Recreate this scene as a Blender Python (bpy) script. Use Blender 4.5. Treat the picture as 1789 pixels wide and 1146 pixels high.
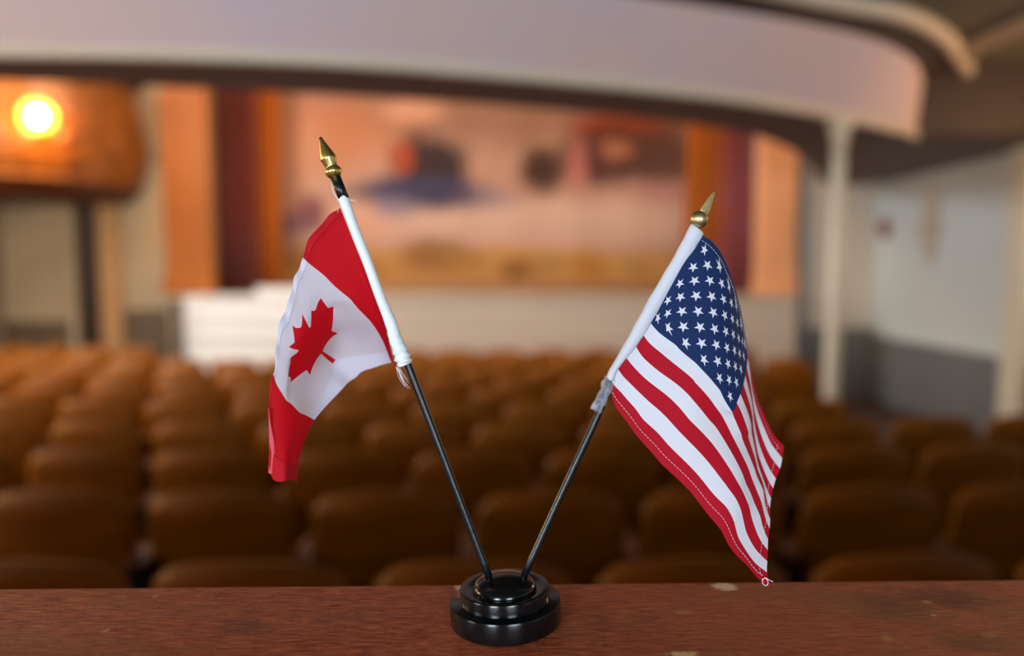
import bpy, bmesh, math, random
import numpy as np
from mathutils import Vector, Matrix
from mathutils.geometry import delaunay_2d_cdt

random.seed(4)
for o in list(bpy.data.objects):
    bpy.data.objects.remove(o)
scene = bpy.context.scene
COL = scene.collection

# ------------------------------------------------------------------ camera
W, H = 1789.0, 1146.0
F = 1280.0                       # focal length in pixels of the 1789 px frame
PITCH = math.radians(4.5)
CZ = 1.6
cam_d = bpy.data.cameras.new('camera')
cam_d.sensor_width = 36.0
cam_d.lens = 36.0 * F / W
cam_d.clip_start = 0.02
cam_d.dof.use_dof = True
cam_d.dof.focus_distance = 0.415
cam_d.dof.aperture_fstop = 2.15
cam = bpy.data.objects.new('camera', cam_d)
COL.objects.link(cam)
cam.location = (0, 0, CZ)
cam.rotation_euler = (math.pi / 2 - PITCH, 0, 0)
scene.camera = cam

# ------------------------------------------------------------------ world, exposure
world = bpy.data.worlds.new('world')
scene.world = world
world.use_nodes = True
world.node_tree.nodes['Background'].inputs[0].default_value = (0.65, 0.78, 1.0, 1)
world.node_tree.nodes['Background'].inputs[1].default_value = 0.3
vs = scene.view_settings
vs.view_transform = 'Standard'
vs.look = 'None'
vs.exposure = 0.0
vs.gamma = 1.0
vs.use_curve_mapping = False


def area_light(name, loc, direction, sx, sy, power, color):
    d = bpy.data.lights.new(name, 'AREA')
    d.shape = 'RECTANGLE'
    d.size, d.size_y = sx, sy
    d.energy = power
    d.color = color
    o = bpy.data.objects.new(name, d)
    COL.objects.link(o)
    o.location = loc
    o.rotation_euler = Vector(direction).to_track_quat('-Z', 'Z').to_euler()
    return o


DAY = (0.76, 0.88, 1.0)
WARM = (1.0, 0.62, 0.30)
# daylight entering through the rear and hall windows, plus an added aisle window
area_light('daylight_rear_left', (-2.6, -4.85, 1.95), (0, 1, 0), 1.6, 1.4, 235, DAY)
area_light('daylight_rear_right', (1.6, -4.85, 1.95), (0, 1, 0), 1.6, 1.4, 140, DAY)
area_light('added_aisle_daylight', (-7.05, -2.2, 2.0), (1, 0, 0), 2.0, 1.4, 90, DAY)  # unseen window light, added to brighten the balcony fascia
area_light('daylight_hall_left', (-7.05, 6.9, 4.6), (1, 0.0, -0.25), 2.0, 2.0, 420, DAY)
# hall chandelier light above the seats, in front of the balcony
area_light('hall_ceiling_lamps', (-2.0, 7.8, 6.6), (0, 0, -1), 2.5, 2.0, 110, WARM)
# stage spots on the hall ceiling, washing the curtain and the proscenium
area_light('stage_spots', (-0.4, 6.4, 6.9), (0, 1.3, -1), 6.0, 0.3, 135, (1.0, 0.76, 0.55))


# ------------------------------------------------------------------ pixel helpers (design positions)
SP, CP = math.sin(PITCH), math.cos(PITCH)


def ray(px, py):
    cx, cy = (px - W / 2) / F, -(py - H / 2) / F
    return Vector((cx, CP + cy * SP, -SP + cy * CP))


def at_d(px, py, d):
    return Vector((0, 0, CZ)) + ray(px, py) * d


def at_z(px, py, z):
    r = ray(px, py)
    return Vector((0, 0, CZ)) + r * ((z - CZ) / r.z)


def at_y(px, py, y):
    r = ray(px, py)
    return Vector((0, 0, CZ)) + r * (y / r.y)


def at_x(px, py, x):
    r = ray(px, py)
    return Vector((0, 0, CZ)) + r * (x / r.x)


def project(p):
    q = Vector(p) - Vector((0, 0, CZ))
    d = q.y * CP - q.z * SP
    up = q.y * SP + q.z * CP
    return W / 2 + F * q.x / d, H / 2 - F * up / d


# ------------------------------------------------------------------ materials
def srgb(r, g, b):
    def f(c):
        c /= 255.0
        return c / 12.92 if c <= 0.04045 else ((c + 0.055) / 1.055) ** 2.4
    return (f(r), f(g), f(b), 1.0)


def mat(name, color, rough=0.5, metal=0.0, noise=0.0, nscale=8.0, stretch=(1, 1, 1), bump=0.0,
        bscale=60.0, coat=0.0, trans=0.0, spec=0.5, color2=None):
    m = bpy.data.materials.new(name)
    m.use_nodes = True
    nt = m.node_tree
    b = nt.nodes['Principled BSDF']
    b.inputs['Base Color'].default_value = color
    b.inputs['Roughness'].default_value = rough
    b.inputs['Metallic'].default_value = metal
    b.inputs['Coat Weight'].default_value = coat
    b.inputs['Specular IOR Level'].default_value = spec
    tc = nt.nodes.new('ShaderNodeTexCoord')
    mp = nt.nodes.new('ShaderNodeMapping')
    mp.inputs['Scale'].default_value = stretch
    nt.links.new(tc.outputs['Object'], mp.inputs['Vector'])
    if noise > 0 or color2:
        n = nt.nodes.new('ShaderNodeTexNoise')
        n.inputs['Scale'].default_value = nscale
        n.inputs['Detail'].default_value = 5
        nt.links.new(mp.outputs[0], n.inputs['Vector'])
        cr = nt.nodes.new('ShaderNodeValToRGB')
        cr.color_ramp.elements[0].position = 0.3
        cr.color_ramp.elements[1].position = 0.7
        c2 = color2 or tuple(min(1, c * (1 + noise)) for c in color[:3]) + (1,)
        c1 = color if color2 else tuple(c * (1 - noise) for c in color[:3]) + (1,)
        cr.color_ramp.elements[0].color = c1
        cr.color_ramp.elements[1].color = c2
        nt.links.new(n.outputs['Fac'], cr.inputs[0])
        nt.links.new(cr.outputs[0], b.inputs['Base Color'])
    if bump > 0:
        n2 = nt.nodes.new('ShaderNodeTexNoise')
        n2.inputs['Scale'].default_value = bscale
        n2.inputs['Detail'].default_value = 3
        nt.links.new(mp.outputs[0], n2.inputs['Vector'])
        bp = nt.nodes.new('ShaderNodeBump')
        bp.inputs['Strength'].default_value = bump
        bp.inputs['Distance'].default_value = 0.002
        nt.links.new(n2.outputs['Fac'], bp.inputs['Height'])
        nt.links.new(bp.outputs[0], b.inputs['Normal'])
    if trans > 0:
        t = nt.nodes.new('ShaderNodeBsdfTranslucent')
        t.inputs[0].default_value = color
        mx = nt.nodes.new('ShaderNodeMixShader')
        mx.inputs[0].default_value = trans
        out = nt.nodes['Material Output']
        nt.links.new(b.outputs[0], mx.inputs[1])
        nt.links.new(t.outputs[0], mx.inputs[2])
        nt.links.new(mx.outputs[0], out.inputs[0])
    return m


def emit(name, color, strength):
    m = bpy.data.materials.new(name)
    m.use_nodes = True
    nt = m.node_tree
    b = nt.nodes['Principled BSDF']
    b.inputs['Base Color'].default_value = color
    b.inputs['Emission Color'].default_value = color
    b.inputs['Emission Strength'].default_value = strength
    return m


def cloth_mat(name, color, trans=0.25):
    m = mat(name, color, rough=0.75, trans=trans, spec=0.25)
    nt = m.node_tree
    b = nt.nodes['Principled BSDF']
    b.inputs['Sheen Weight'].default_value = 0.02
    tc = nt.nodes['Texture Coordinate']
    w1 = nt.nodes.new('ShaderNodeTexWave')
    w1.inputs['Scale'].default_value = 900
    w1.bands_direction = 'DIAGONAL'
    nt.links.new(tc.outputs['Object'], w1.inputs['Vector'])
    bp = nt.nodes.new('ShaderNodeBump')
    bp.inputs['Strength'].default_value = 0.15
    bp.inputs['Distance'].default_value = 0.0002
    nt.links.new(w1.outputs['Fac'], bp.inputs['Height'])
    nt.links.new(bp.outputs[0], b.inputs['Normal'])
    return m


M = {}
M['plaster_cream'] = mat('cream_plaster', srgb(222, 212, 196), 0.85, noise=0.05, nscale=1.5)
M['plaster_pale'] = mat('pale_blue_plaster', srgb(212, 220, 218), 0.8, noise=0.04, nscale=1.2)
M['plaster_beige'] = mat('beige_plaster', srgb(172, 158, 134), 0.85, noise=0.06, nscale=1.5)
M['wainscot'] = mat('grey_wainscot_paint', srgb(122, 124, 124), 0.5, noise=0.06, nscale=2)
M['wainscot_dark'] = mat('dark_wainscot', srgb(92, 78, 64), 0.55, noise=0.1, nscale=3)
M['lilac'] = mat('lilac_plaster', srgb(226, 208, 220), 0.7, nscale=0.9, color2=srgb(240, 212, 202))
M['cream_trim'] = mat('cream_trim_paint', srgb(235, 220, 195), 0.45, noise=0.03)
M['frieze'] = mat('shaded_frieze_brown', srgb(58, 45, 42), 0.6, noise=0.08)  # shadow of the recess under the crown is put into this brown
M['soffit'] = mat('shaded_soffit_brown', srgb(112, 94, 90), 0.75, noise=0.06, nscale=2)  # pale paint darkened to brown: the underside's shade is in the colour
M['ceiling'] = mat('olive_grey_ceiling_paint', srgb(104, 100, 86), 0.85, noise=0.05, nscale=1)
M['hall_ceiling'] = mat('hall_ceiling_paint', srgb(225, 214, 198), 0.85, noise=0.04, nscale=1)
M['floor'] = mat('dark_floor_boards', srgb(72, 42, 24), 0.5, noise=0.25, nscale=3, stretch=(1, 8, 1))
M['pilaster'] = mat('orange_pilaster_paint', srgb(164, 92, 22), 0.7, noise=0.08, nscale=1.4, stretch=(1, 1, 0.4))
M['pilaster_peach'] = mat('peach_pilaster_paint', srgb(238, 170, 120), 0.7, noise=0.08, nscale=1.4, stretch=(1, 1, 0.4))
M['stage_white'] = mat('white_stage_paint', srgb(208, 196, 182), 0.55, noise=0.05, nscale=2, stretch=(0.4, 1, 3))
M['stage_floor'] = mat('worn_stage_boards', srgb(205, 192, 172), 0.5, noise=0.1, nscale=2)
M['white_gloss'] = mat('white_gloss_paint', srgb(226, 228, 228), 0.4)
M['drape_red'] = mat('wine_red_velvet', srgb(118, 46, 34), 0.9, noise=0.2, nscale=2, stretch=(1, 1, 0.3), color2=srgb(124, 68, 64))
M['drape_ochre'] = mat('ochre_velvet', srgb(190, 104, 22), 0.85, noise=0.2, nscale=2, stretch=(1, 1, 0.3))
M['drape_violet'] = mat('violet_red_velvet', srgb(160, 66, 46), 0.9, nscale=1.2, stretch=(1, 1, 0.6), color2=srgb(150, 96, 112))
M['box_wood'] = mat('gilded_box_front', srgb(150, 90, 32), 0.35, noise=0.35, nscale=5, bump=0.6, bscale=14, coat=0.3)
M['box_dark'] = mat('brown_box_moulding', srgb(88, 44, 16), 0.4, noise=0.2, nscale=4)
M['door_dark'] = mat('black_brown_door', srgb(34, 24, 20), 0.5, noise=0.15, nscale=3, stretch=(1, 1, 0.2))
M['tan_wood'] = mat('tan_casing_wood', srgb(176, 138, 96), 0.5, noise=0.12, nscale=4, stretch=(4, 4, 0.5))
M['column'] = mat('cream_column_paint', srgb(226, 216, 192), 0.45, noise=0.04)
M['seat_wood'] = mat('amber_varnished_plywood', srgb(144, 84, 0), 0.5, noise=0.3, nscale=3.0, stretch=(1, 1, 9), spec=0.25)
M['seat_iron'] = mat('black_iron', srgb(30, 24, 22), 0.45)
M['arm_wood'] = mat('dark_arm_wood', srgb(96, 44, 8), 0.35, noise=0.2, nscale=4, coat=0.1)
M['black_plastic'] = mat('black_plastic', srgb(7, 8, 10), 0.17, bump=0.05, bscale=300, spec=0.5)
M['pole_black'] = mat('black_lacquered_stick', srgb(13, 17, 21), 0.3, bump=0.1, bscale=200)
M['gold'] = mat('shiny_gold_plastic', srgb(238, 208, 124), 0.25, metal=1.0)
M['gold_satin'] = mat('satin_gold_plastic', srgb(206, 186, 136), 0.4, metal=1.0, noise=0.12, nscale=150)
M['flag_white_l'] = cloth_mat('white_polyester', srgb(218, 210, 222), 0.3)
M['flag_red_l'] = cloth_mat('red_polyester', srgb(204, 0, 22), 0.3)
M['flag_red_hem'] = cloth_mat('doubled_red_polyester', srgb(188, 4, 24), 0.1)
M['flag_white_hem'] = cloth_mat('doubled_white_polyester', srgb(214, 208, 222), 0.1)
M['flag_pink'] = cloth_mat('faded_red_reverse', srgb(240, 92, 108), 0.2)
M['flag_white'] = cloth_mat('bright_white_polyester', srgb(232, 233, 243), 0.25)
M['flag_red'] = cloth_mat('crimson_polyester', srgb(186, 8, 36), 0.25)
M['flag_blue'] = cloth_mat('navy_polyester', srgb(18, 44, 92), 0.2)
M['satin'] = mat('white_satin_sleeve', srgb(232, 238, 240), 0.45, bump=0.25, bscale=180)
M['thread'] = mat('white_thread', srgb(240, 236, 238), 0.8)
M['ornament'] = mat('tan_carved_plaster', srgb(206, 186, 160), 0.6, noise=0.15, nscale=9)
M['plaque_red'] = mat('dark_red_enamel', srgb(146, 74, 86), 0.4)
M['lamp_glow'] = emit('glowing_globe_glass', (1.0, 0.60, 0.24, 1), 420.0)
M['lamp_glow_small'] = emit('glowing_shade_glass', (1.0, 0.52, 0.20, 1), 165.0)
M['added_glow_left'] = emit('added_left_sconce_glass', (1.0, 0.70, 0.38, 1), 430.0)  # this glow and the next belong to the added left sconces
M['added_glow_rear'] = emit('added_rear_sconce_glass', (1.0, 0.70, 0.36, 1), 820.0)
M['halo_glass'] = emit('amber_halo_glass', (1.0, 0.42, 0.08, 1), 1.6)  # amber glow of the globe imitates the halo round the bulb
_nt = M['halo_glass'].node_tree
_t = _nt.nodes.new('ShaderNodeBsdfTransparent')
_t.inputs[0].default_value = (1.0, 0.86, 0.6, 1)
_m = _nt.nodes.new('ShaderNodeMixShader')
_m.inputs[0].default_value = 0.45
_nt.links.new(_t.outputs[0], _m.inputs[1])
_nt.links.new(_nt.nodes['Principled BSDF'].outputs[0], _m.inputs[2])
_nt.links.new(_m.outputs[0], _nt.nodes['Material Output'].inputs[0])
M['brass'] = mat('aged_brass', srgb(160, 120, 60), 0.35, metal=1.0)
M['glass'] = mat('window_glass', (0.9, 0.95, 1.0, 1), 0.1)
gb = M['glass'].node_tree.nodes['Principled BSDF']
gb.inputs['Transmission Weight'].default_value = 1.0
gb.inputs['Emission Color'].default_value = (0.8, 0.9, 1, 1)
gb.inputs['Emission Strength'].default_value = 1.5

# clear tape: thin transparent film with a glossy skin
tp = bpy.data.materials.new('clear_tape')
tp.use_nodes = True
nt = tp.node_tree
b = nt.nodes['Principled BSDF']
b.inputs['Base Color'].default_value = srgb(205, 212, 222)
b.inputs['Roughness'].default_value = 0.12
tr = nt.nodes.new('ShaderNodeBsdfTransparent')
mx = nt.nodes.new('ShaderNodeMixShader')
nz = nt.nodes.new('ShaderNodeTexNoise')
nz.inputs['Scale'].default_value = 160
rp = nt.nodes.new('ShaderNodeValToRGB')
rp.color_ramp.elements[0].position = 0.4
rp.color_ramp.elements[1].position = 0.62
rp.color_ramp.elements[0].color = (0.16, 0.16, 0.16, 1)
rp.color_ramp.elements[1].color = (0.5, 0.5, 0.5, 1)
tcn = nt.nodes.new('ShaderNodeTexCoord')
nt.links.new(tcn.outputs['Object'], nz.inputs['Vector'])
nt.links.new(nz.outputs['Fac'], rp.inputs[0])
nt.links.new(rp.outputs[0], mx.inputs[0])
nt.links.new(tr.outputs[0], mx.inputs[1])
nt.links.new(b.outputs[0], mx.inputs[2])
nt.links.new(mx.outputs[0], nt.nodes['Material Output'].inputs[0])
M['tape'] = tp


def patch_nodes(nt, sep, base_socket, items, ax, az, warp=None):
    """mix soft elliptical colour patches (printed or worn spots) over a base colour"""
    L = nt.links

    def math_n(op, a, b=None):
        n = nt.nodes.new('ShaderNodeMath')
        n.operation = op
        for i, v in enumerate((a, b)):
            if v is None:
                continue
            if hasattr(v, 'is_output'):
                L.new(v, n.inputs[i])
            else:
                n.inputs[i].default_value = v
        return n.outputs[0]
    cur = base_socket
    for (cx, cz, rx, rz, color, soft, amt) in items:
        dx = math_n('DIVIDE', math_n('SUBTRACT', sep.outputs[ax], cx), rx)
        dz = math_n('DIVIDE', math_n('SUBTRACT', sep.outputs[az], cz), rz)
        d = math_n('SQRT', math_n('ADD', math_n('MULTIPLY', dx, dx), math_n('MULTIPLY', dz, dz)))
        if warp is not None:
            d = math_n('ADD', d, warp)
        mr = nt.nodes.new('ShaderNodeMapRange')
        mr.interpolation_type = 'SMOOTHSTEP'
        mr.inputs['From Min'].default_value = 1.0 + soft
        mr.inputs['From Max'].default_value = 1.0 - soft
        mr.inputs['To Min'].default_value = 0.0
        mr.inputs['To Max'].default_value = amt
        L.new(d, mr.inputs['Value'])
        mix = nt.nodes.new('ShaderNodeMix')
        mix.data_type = 'RGBA'
        L.new(mr.outputs[0], mix.inputs[0])
        L.new(cur, mix.inputs[6])
        mix.inputs[7].default_value = color
        cur = mix.outputs[2]
    return cur


# ------------------------------------------------------------------ mesh helpers
def tag(o, label=None, cat=None, group=None, kind=None):
    if label:
        o['label'] = label
    if cat:
        o['category'] = cat
    if group:
        o['group'] = group
    if kind:
        o['kind'] = kind
    return o


def link(name, me, material=None, parent=None, smooth=False):
    if material is not None and not me.materials:
        me.materials.append(material)
    if smooth:
        for p in me.polygons:
            p.use_smooth = True
    o = bpy.data.objects.new(name, me)
    COL.objects.link(o)
    if parent is not None:
        o.parent = parent
        if parent.parent is None:      # mesh data is in hall coordinates; a part's own matrix is the identity
            o.matrix_parent_inverse = Matrix.Translation(parent.location).inverted()
    return o


def from_data(name, vs_, fs, material, parent=None, smooth=False):
    me = bpy.data.meshes.new(name)
    me.from_pydata([tuple(v) for v in vs_], [], fs)
    me.validate()
    bm = bmesh.new()
    bm.from_mesh(me)
    bmesh.ops.recalc_face_normals(bm, faces=bm.faces)
    bm.to_mesh(me)
    bm.free()
    return link(name, me, material, parent, smooth)


def empty(name, loc, label=None, cat=None, group=None, kind=None):
    o = bpy.data.objects.new(name, None)
    COL.objects.link(o)
    o.location = loc
    o.empty_display_size = 0.05
    return tag(o, label, cat, group, kind)


def box_data(x0, x1, y0, y1, z0, z1):
    v = [(x0, y0, z0), (x1, y0, z0), (x1, y1, z0), (x0, y1, z0), (x0, y0, z1), (x1, y0, z1), (x1, y1, z1), (x0, y1, z1)]
    f = [(0, 3, 2, 1), (4, 5, 6, 7), (0, 1, 5, 4), (1, 2, 6, 5), (2, 3, 7, 6), (3, 0, 4, 7)]
    return v, f


def merge(parts):
    V, Fc = [], []
    for v, f in parts:
        n = len(V)
        V += [tuple(p) for p in v]
        Fc += [tuple(i + n for i in q) for q in f]
    return V, Fc


def box(name, x0, x1, y0, y1, z0, z1, material, parent=None, bevel=0.0):
    v, f = box_data(x0, x1, y0, y1, z0, z1)
    o = from_data(name, v, f, material, parent)
    if bevel:
        bm = bmesh.new()
        bm.from_mesh(o.data)
        bmesh.ops.bevel(bm, geom=list(bm.edges), offset=bevel, segments=2, affect='EDGES', profile=0.6)
        bm.to_mesh(o.data)
        bm.free()
    return o


def lathe_data(prof, seg=48, center=(0, 0, 0), axis=None, cap=True):
    """prof = [(radius, height)...]; axis a unit vector (default +Z)"""
    ax = Vector(axis or (0, 0, 1)).normalized()
    a = ax.orthogonal().normalized()
    b_ = ax.cross(a)
    c = Vector(center)
    V, Fc = [], []
    for r, h in prof:
        for k in range(seg):
            t = 2 * math.pi * k / seg
            V.append(c + ax * h + (a * math.cos(t) + b_ * math.sin(t)) * r)
    n = len(prof)
    for i in range(n - 1):
        for k in range(seg):
            k2 = (k + 1) % seg
            Fc.append((i * seg + k, i * seg + k2, (i + 1) * seg + k2, (i + 1) * seg + k))
    if cap:
        Fc.append(tuple(range(seg))[::-1])
        Fc.append(tuple((n - 1) * seg + k for k in range(seg)))
    return V, Fc


def tube_data(pts, radii, seg=12, squash=None, squash_dir=None):
    pts = [Vector(p) for p in pts]
    V, Fc = [], []
    n = len(pts)
    if not hasattr(radii, '__len__'):
        radii = [radii] * n
    ref = None
    for i, p in enumerate(pts):
        t = (pts[min(i + 1, n - 1)] - pts[max(i - 1, 0)]).normalized()
        if squash_dir is not None:
            a = Vector(squash_dir)
            a = (a - t * a.dot(t)).normalized()
        elif ref is None:
            a = t.orthogonal().normalized()
        else:
            a = (ref - t * ref.dot(t)).normalized()
        ref = a
        b_ = t.cross(a)
        q = squash if squash else 1.0
        for k in range(seg):
            th = 2 * math.pi * k / seg
            V.append(p + (a * math.cos(th) * q + b_ * math.sin(th)) * radii[i])
    for i in range(n - 1):
        for k in range(seg):
            k2 = (k + 1) % seg
            Fc.append((i * seg + k, i * seg + k2, (i + 1) * seg + k2, (i + 1) * seg + k))
    Fc.append(tuple(range(seg))[::-1])
    Fc.append(tuple((n - 1) * seg + k for k in range(seg)))
    return V, Fc


def extrude_poly(pts, vec):
    """closed polygon (3d points) extruded along vec"""
    n = len(pts)
    v = [Vector(p) for p in pts] + [Vector(p) + Vector(vec) for p in pts]
    f = [tuple(range(n))[::-1], tuple(range(n, 2 * n))]
    for i in range(n):
        j = (i + 1) % n
        f.append((i, j, n + j, n + i))
    return v, f


def catmull(pts, n):
    pts = [Vector(p) for p in pts]
    P = [pts[0] * 2 - pts[1]] + pts + [pts[-1] * 2 - pts[-2]]
    segs = len(pts) - 1
    out = []
    for k in range(n):
        s = k / (n - 1) * segs
        i = min(int(s), segs - 1)
        t = s - i
        p0, p1, p2, p3 = P[i:i + 4]
        out.append(0.5 * ((2 * p1) + (p2 - p0) * t + (2 * p0 - 5 * p1 + 4 * p2 - p3) * t * t
                          + (3 * p1 - p0 - 3 * p2 + p3) * t ** 3))
    return out


def loft(curves, closed=False):
    n = len(curves[0])
    V = [p for c in curves for p in c]
    Fc = []
    m = len(curves)
    for i in range(m if closed else m - 1):
        j = (i + 1) % m
        for k in range(n - 1):
            Fc.append((i * n + k, i * n + k + 1, j * n + k + 1, j * n + k))
    return V, Fc


def struct(o):
    o['kind'] = 'structure'
    return o


# ================================================================== THE HALL
XL, XR = -7.2, 5.2
YB, YF = -5.0, 10.4
ZC = 3.45            # ceiling under the balcony
ZS = 2.80            # soffit of the balcony ring


def zf(y):
    return -0.03 * max(0.0, y - 1.8)


# floor (gently raked towards the stage)
ys = [YB, 1.8, YF + 0.4]
fv = []
for y in ys:
    fv += [(XL - .2, y, zf(y)), (XR + .2, y, zf(y))]
for y in ys:
    fv += [(XL - .2, y, zf(y) - .2), (XR + .2, y, zf(y) - .2)]
ff = [(0, 1, 3, 2), (2, 3, 5, 4), (6, 8, 9, 7), (8, 10, 11, 9), (0, 6, 7, 1), (4, 5, 11, 10), (0, 2, 8, 6), (2, 4, 10, 8), (1, 7, 9, 3), (3, 9, 11, 5)]
struct(from_data('floor', fv, ff, M['floor']))

# side and rear walls
struct(box('wall_right', XR, XR + .2, YB, YF + .4, -.4, 7.2, M['plaster_pale']))
struct(box('wall_left', XL - .2, XL, YB, YF + .4, -.4, 7.2, M['plaster_beige']))
struct(box('wall_back', XL - .2, XR + .2, YB - .2, YB, -.2, 7.2, M['wainscot_dark']))
struct(box('ceiling', XL - .2, XR + .2, YB - .2, 13.4, 7.2, 7.4, M['hall_ceiling']))

# right wall wainscot and chair rail
struct(box('baseboard_right', XR - .04, XR, 3.0, YF, -.35, .68, M['wainscot']))
struct(box('trim_1', XR - .07, XR, 3.0, YF, .68, .74, M['plaster_pale'], bevel=.012))

# ------------------------------------------------------------ windows (behind the camera and on the left)
def window(n, c, along, w, h):
    c = Vector(c)
    al = Vector(along)
    inward = Vector((0, 1, 0)) if abs(al.x) > .5 else Vector((1, 0, 0))
    e = struct(empty('window_%d' % n, c))

    def bar(name, a0, a1, z0, z1, d0, d1, m):
        p = [c + al * a0 + inward * d0, c + al * a1 + inward * d1]
        xs = sorted((p[0].x, p[1].x))
        yy = sorted((p[0].y, p[1].y))
        return box(name, xs[0], xs[1], yy[0], yy[1], c.z + z0, c.z + z1, m, e)
    t = .09
    bar('window_frame', -w / 2 - t, -w / 2, -h / 2 - t, h / 2 + t, 0, .06, M['cream_trim'])
    bar('window_frame', w / 2, w / 2 + t, -h / 2 - t, h / 2 + t, 0, .06, M['cream_trim'])
    bar('window_frame', -w / 2, w / 2, h / 2, h / 2 + t, 0, .06, M['cream_trim'])
    bar('window_sill', -w / 2 - t, w / 2 + t, -h / 2 - t, -h / 2, 0, .10, M['cream_trim'])
    bar('mullion', -.02, .02, -h / 2, h / 2, 0, .05, M['cream_trim'])
    bar('pane', -w / 2, -.02, -h / 2, h / 2, .01, .02, M['glass'])
    bar('pane', .02, w / 2, -h / 2, h / 2, .01, .02, M['glass'])


window(1, (-2.6, YB, 1.95), (1, 0, 0), 1.7, 1.5)
window(2, (1.6, YB, 1.95), (1, 0, 0), 1.7, 1.5)
window(3, (XL, -2.2, 2.0), (0, 1, 0), 2.0, 1.5)  # added window out of view, there for the light on the fascia
window(4, (XL, 6.9, 4.6), (0, 1, 0), 2.0, 2.0)

# ------------------------------------------------------------ front wall with proscenium opening
OXL, OXR = at_y(378, 400, YF).x, at_y(1318, 400, YF).x
PXL, PXR = at_y(288, 400, YF).x, at_y(1392, 400, YF).x
ZST = at_y(600, 517, 9.9).z            # stage level
struct(box('wall_front_left', XL - .2, OXL - .12, YF, YF + .3, -.4, 7.2, M['plaster_beige']))
struct(box('wall_front_right', OXR + .12, XR + .2, YF + .1, YF + .4, -.4, 7.2, M['plaster_cream']))
struct(box('wall_proscenium', PXL, PXR, YF + .05, YF + .3, 5.6, 7.2, M['plaster_cream']))

for nm, x0, x1, m, lab in (('left', PXL, OXL, M['pilaster'], 'orange painted proscenium pilaster beside the dark red drape'),
                           ('right', OXR, PXR, M['pilaster_peach'], 'peach and orange proscenium pilaster right of the violet drape')):
    e = empty('proscenium_pilaster', ((x0 + x1) / 2, YF, ZST), lab, 'pilaster', 'proscenium pilasters')
    w = x1 - x0
    yb2 = YF - .002 if nm == 'left' else YF + .098
    box('shaft', x0 + .03, x1 - .03, YF - .10, yb2, ZST + .25, 5.3, m, e, bevel=.02)
    for k in range(2):
        cx = x0 + w * (.33 + .34 * k)
        box('flute', cx - .07, cx + .07, YF - .125, YF - .09, ZST + .5, 5.1, m, e, bevel=.015)
    box('plinth', x0, x1, YF - .14, yb2, ZST, ZST + .25, m, e, bevel=.02)
    box('capital', x0, x1, YF - .14, yb2, 5.3, 5.6, m, e, bevel=.03)

# left front wall: wainscot, door with casing
wz = at_y(260, 540, YF).z
dxa, dxb = at_y(136, 450, YF).x, at_y(177, 450, YF).x
cxb = at_y(214, 450, YF).x
cxa = at_y(122, 450, YF).x
dz = at_y(150, 352, YF).z
struct(box('baseboard_left', XL, cxa, YF - .04, YF, -.3, at_y(60, 560, YF).z, M['wainscot_dark']))
struct(box('baseboard_front', cxb, PXL, YF - .04, YF, -.3, wz, M['wainscot_dark']))
dr = struct(empty('door_1', ((dxa + dxb) / 2, YF, -.26)))
box('door_slab', dxa, dxb, YF - .03, YF, -.26, dz, M['door_dark'], dr)
for k in range(3):
    z0 = .1 + k * .8
    box('door_panel', dxa + .06, dxb - .06, YF - .045, YF - .03, z0, z0 + .65, M['door_dark'], dr, bevel=.006)
box('casing', cxa, dxa, YF - .07, YF, -.26, dz + .1, M['plaster_beige'], dr, bevel=.01)
box('casing', dxb, cxb, YF - .07, YF, -.26, dz + .1, M['tan_wood'], dr, bevel=.01)
box('casing', dxa, dxb, YF - .07, YF, dz, dz + .1, M['tan_wood'], dr, bevel=.01)

# right corner: grey pilaster strip and wainscot by the proscenium
gx0, gx1 = PXR, at_y(1408, 400, YF).x
struct(box('trim_2', gx0, gx1, YF - .08, YF + .1, -.3, 5.6, M['wainscot'], bevel=.015))
struct(box('baseboard_front_right', gx1, XR, YF + .05, YF + .1, -.3, .78, M['wainscot']))

# pilaster against the right wall, at the frame edge
pp = at_x(1780, 400, XR - .12)
ps = empty('wall_pilaster', (XR - .1, pp.y, zf(pp.y)), 'whitish flat pilaster against the right wall at the photo edge', 'pilaster')
box('shaft', XR - .16, XR, pp.y - .17, pp.y + .13, zf(pp.y) + .2, ZC - .15, M['column'], ps, bevel=.015)
box('plinth', XR - .2, XR, pp.y - .2, pp.y + .16, zf(pp.y), zf(pp.y) + .2, M['column'], ps, bevel=.015)
box('capital', XR - .2, XR, pp.y - .2, pp.y + .16, ZC - .15, ZC, M['column'], ps, bevel=.015)

# ------------------------------------------------------------ balcony ring
NS = 60
fb_px = [(0, 99), (300, 104), (600, 116), (900, 139), (1150, 163), (1300, 181), (1450, 206), (1550, 227), (1597, 241)]
in_px = [(0, 141), (350, 155), (740, 175), (1000, 195), (1180, 214), (1290, 231), (1350, 247), (1405, 277), (1445, 325)]
ft_px = [(1355, 31), (1494, 59), (1564, 84), (1606, 118)]
cr_px = [(1459, 2), (1564, 21), (1634, 52), (1672, 92)]


def XY(v):
    return Vector((v.x, v.y, 0))


FB = [Vector((XL, 4.1, 0)), Vector((-5, 4.16, 0))] + [XY(at_z(x, y, ZS)) for x, y in fb_px]
IN = [Vector((XL, 4.62, 0)), Vector((-5, 4.66, 0))] + [XY(at_z(x, y, ZS)) for x, y in in_px]
ZT, ZK = 3.28, 3.40
FTr = [XY(at_z(x, y, ZT)) for x, y in ft_px]
CRr = [XY(at_z(x, y, ZK)) for x, y in cr_px]
# the left, out-of-frame run of the upper edges follows the lower lip
FT = [p + Vector((0.0, -.36, 0)) for p in FB[:7]] + FTr
CR = [p + Vector((0.02, -.52, 0)) for p in FB[:7]] + CRr
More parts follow.
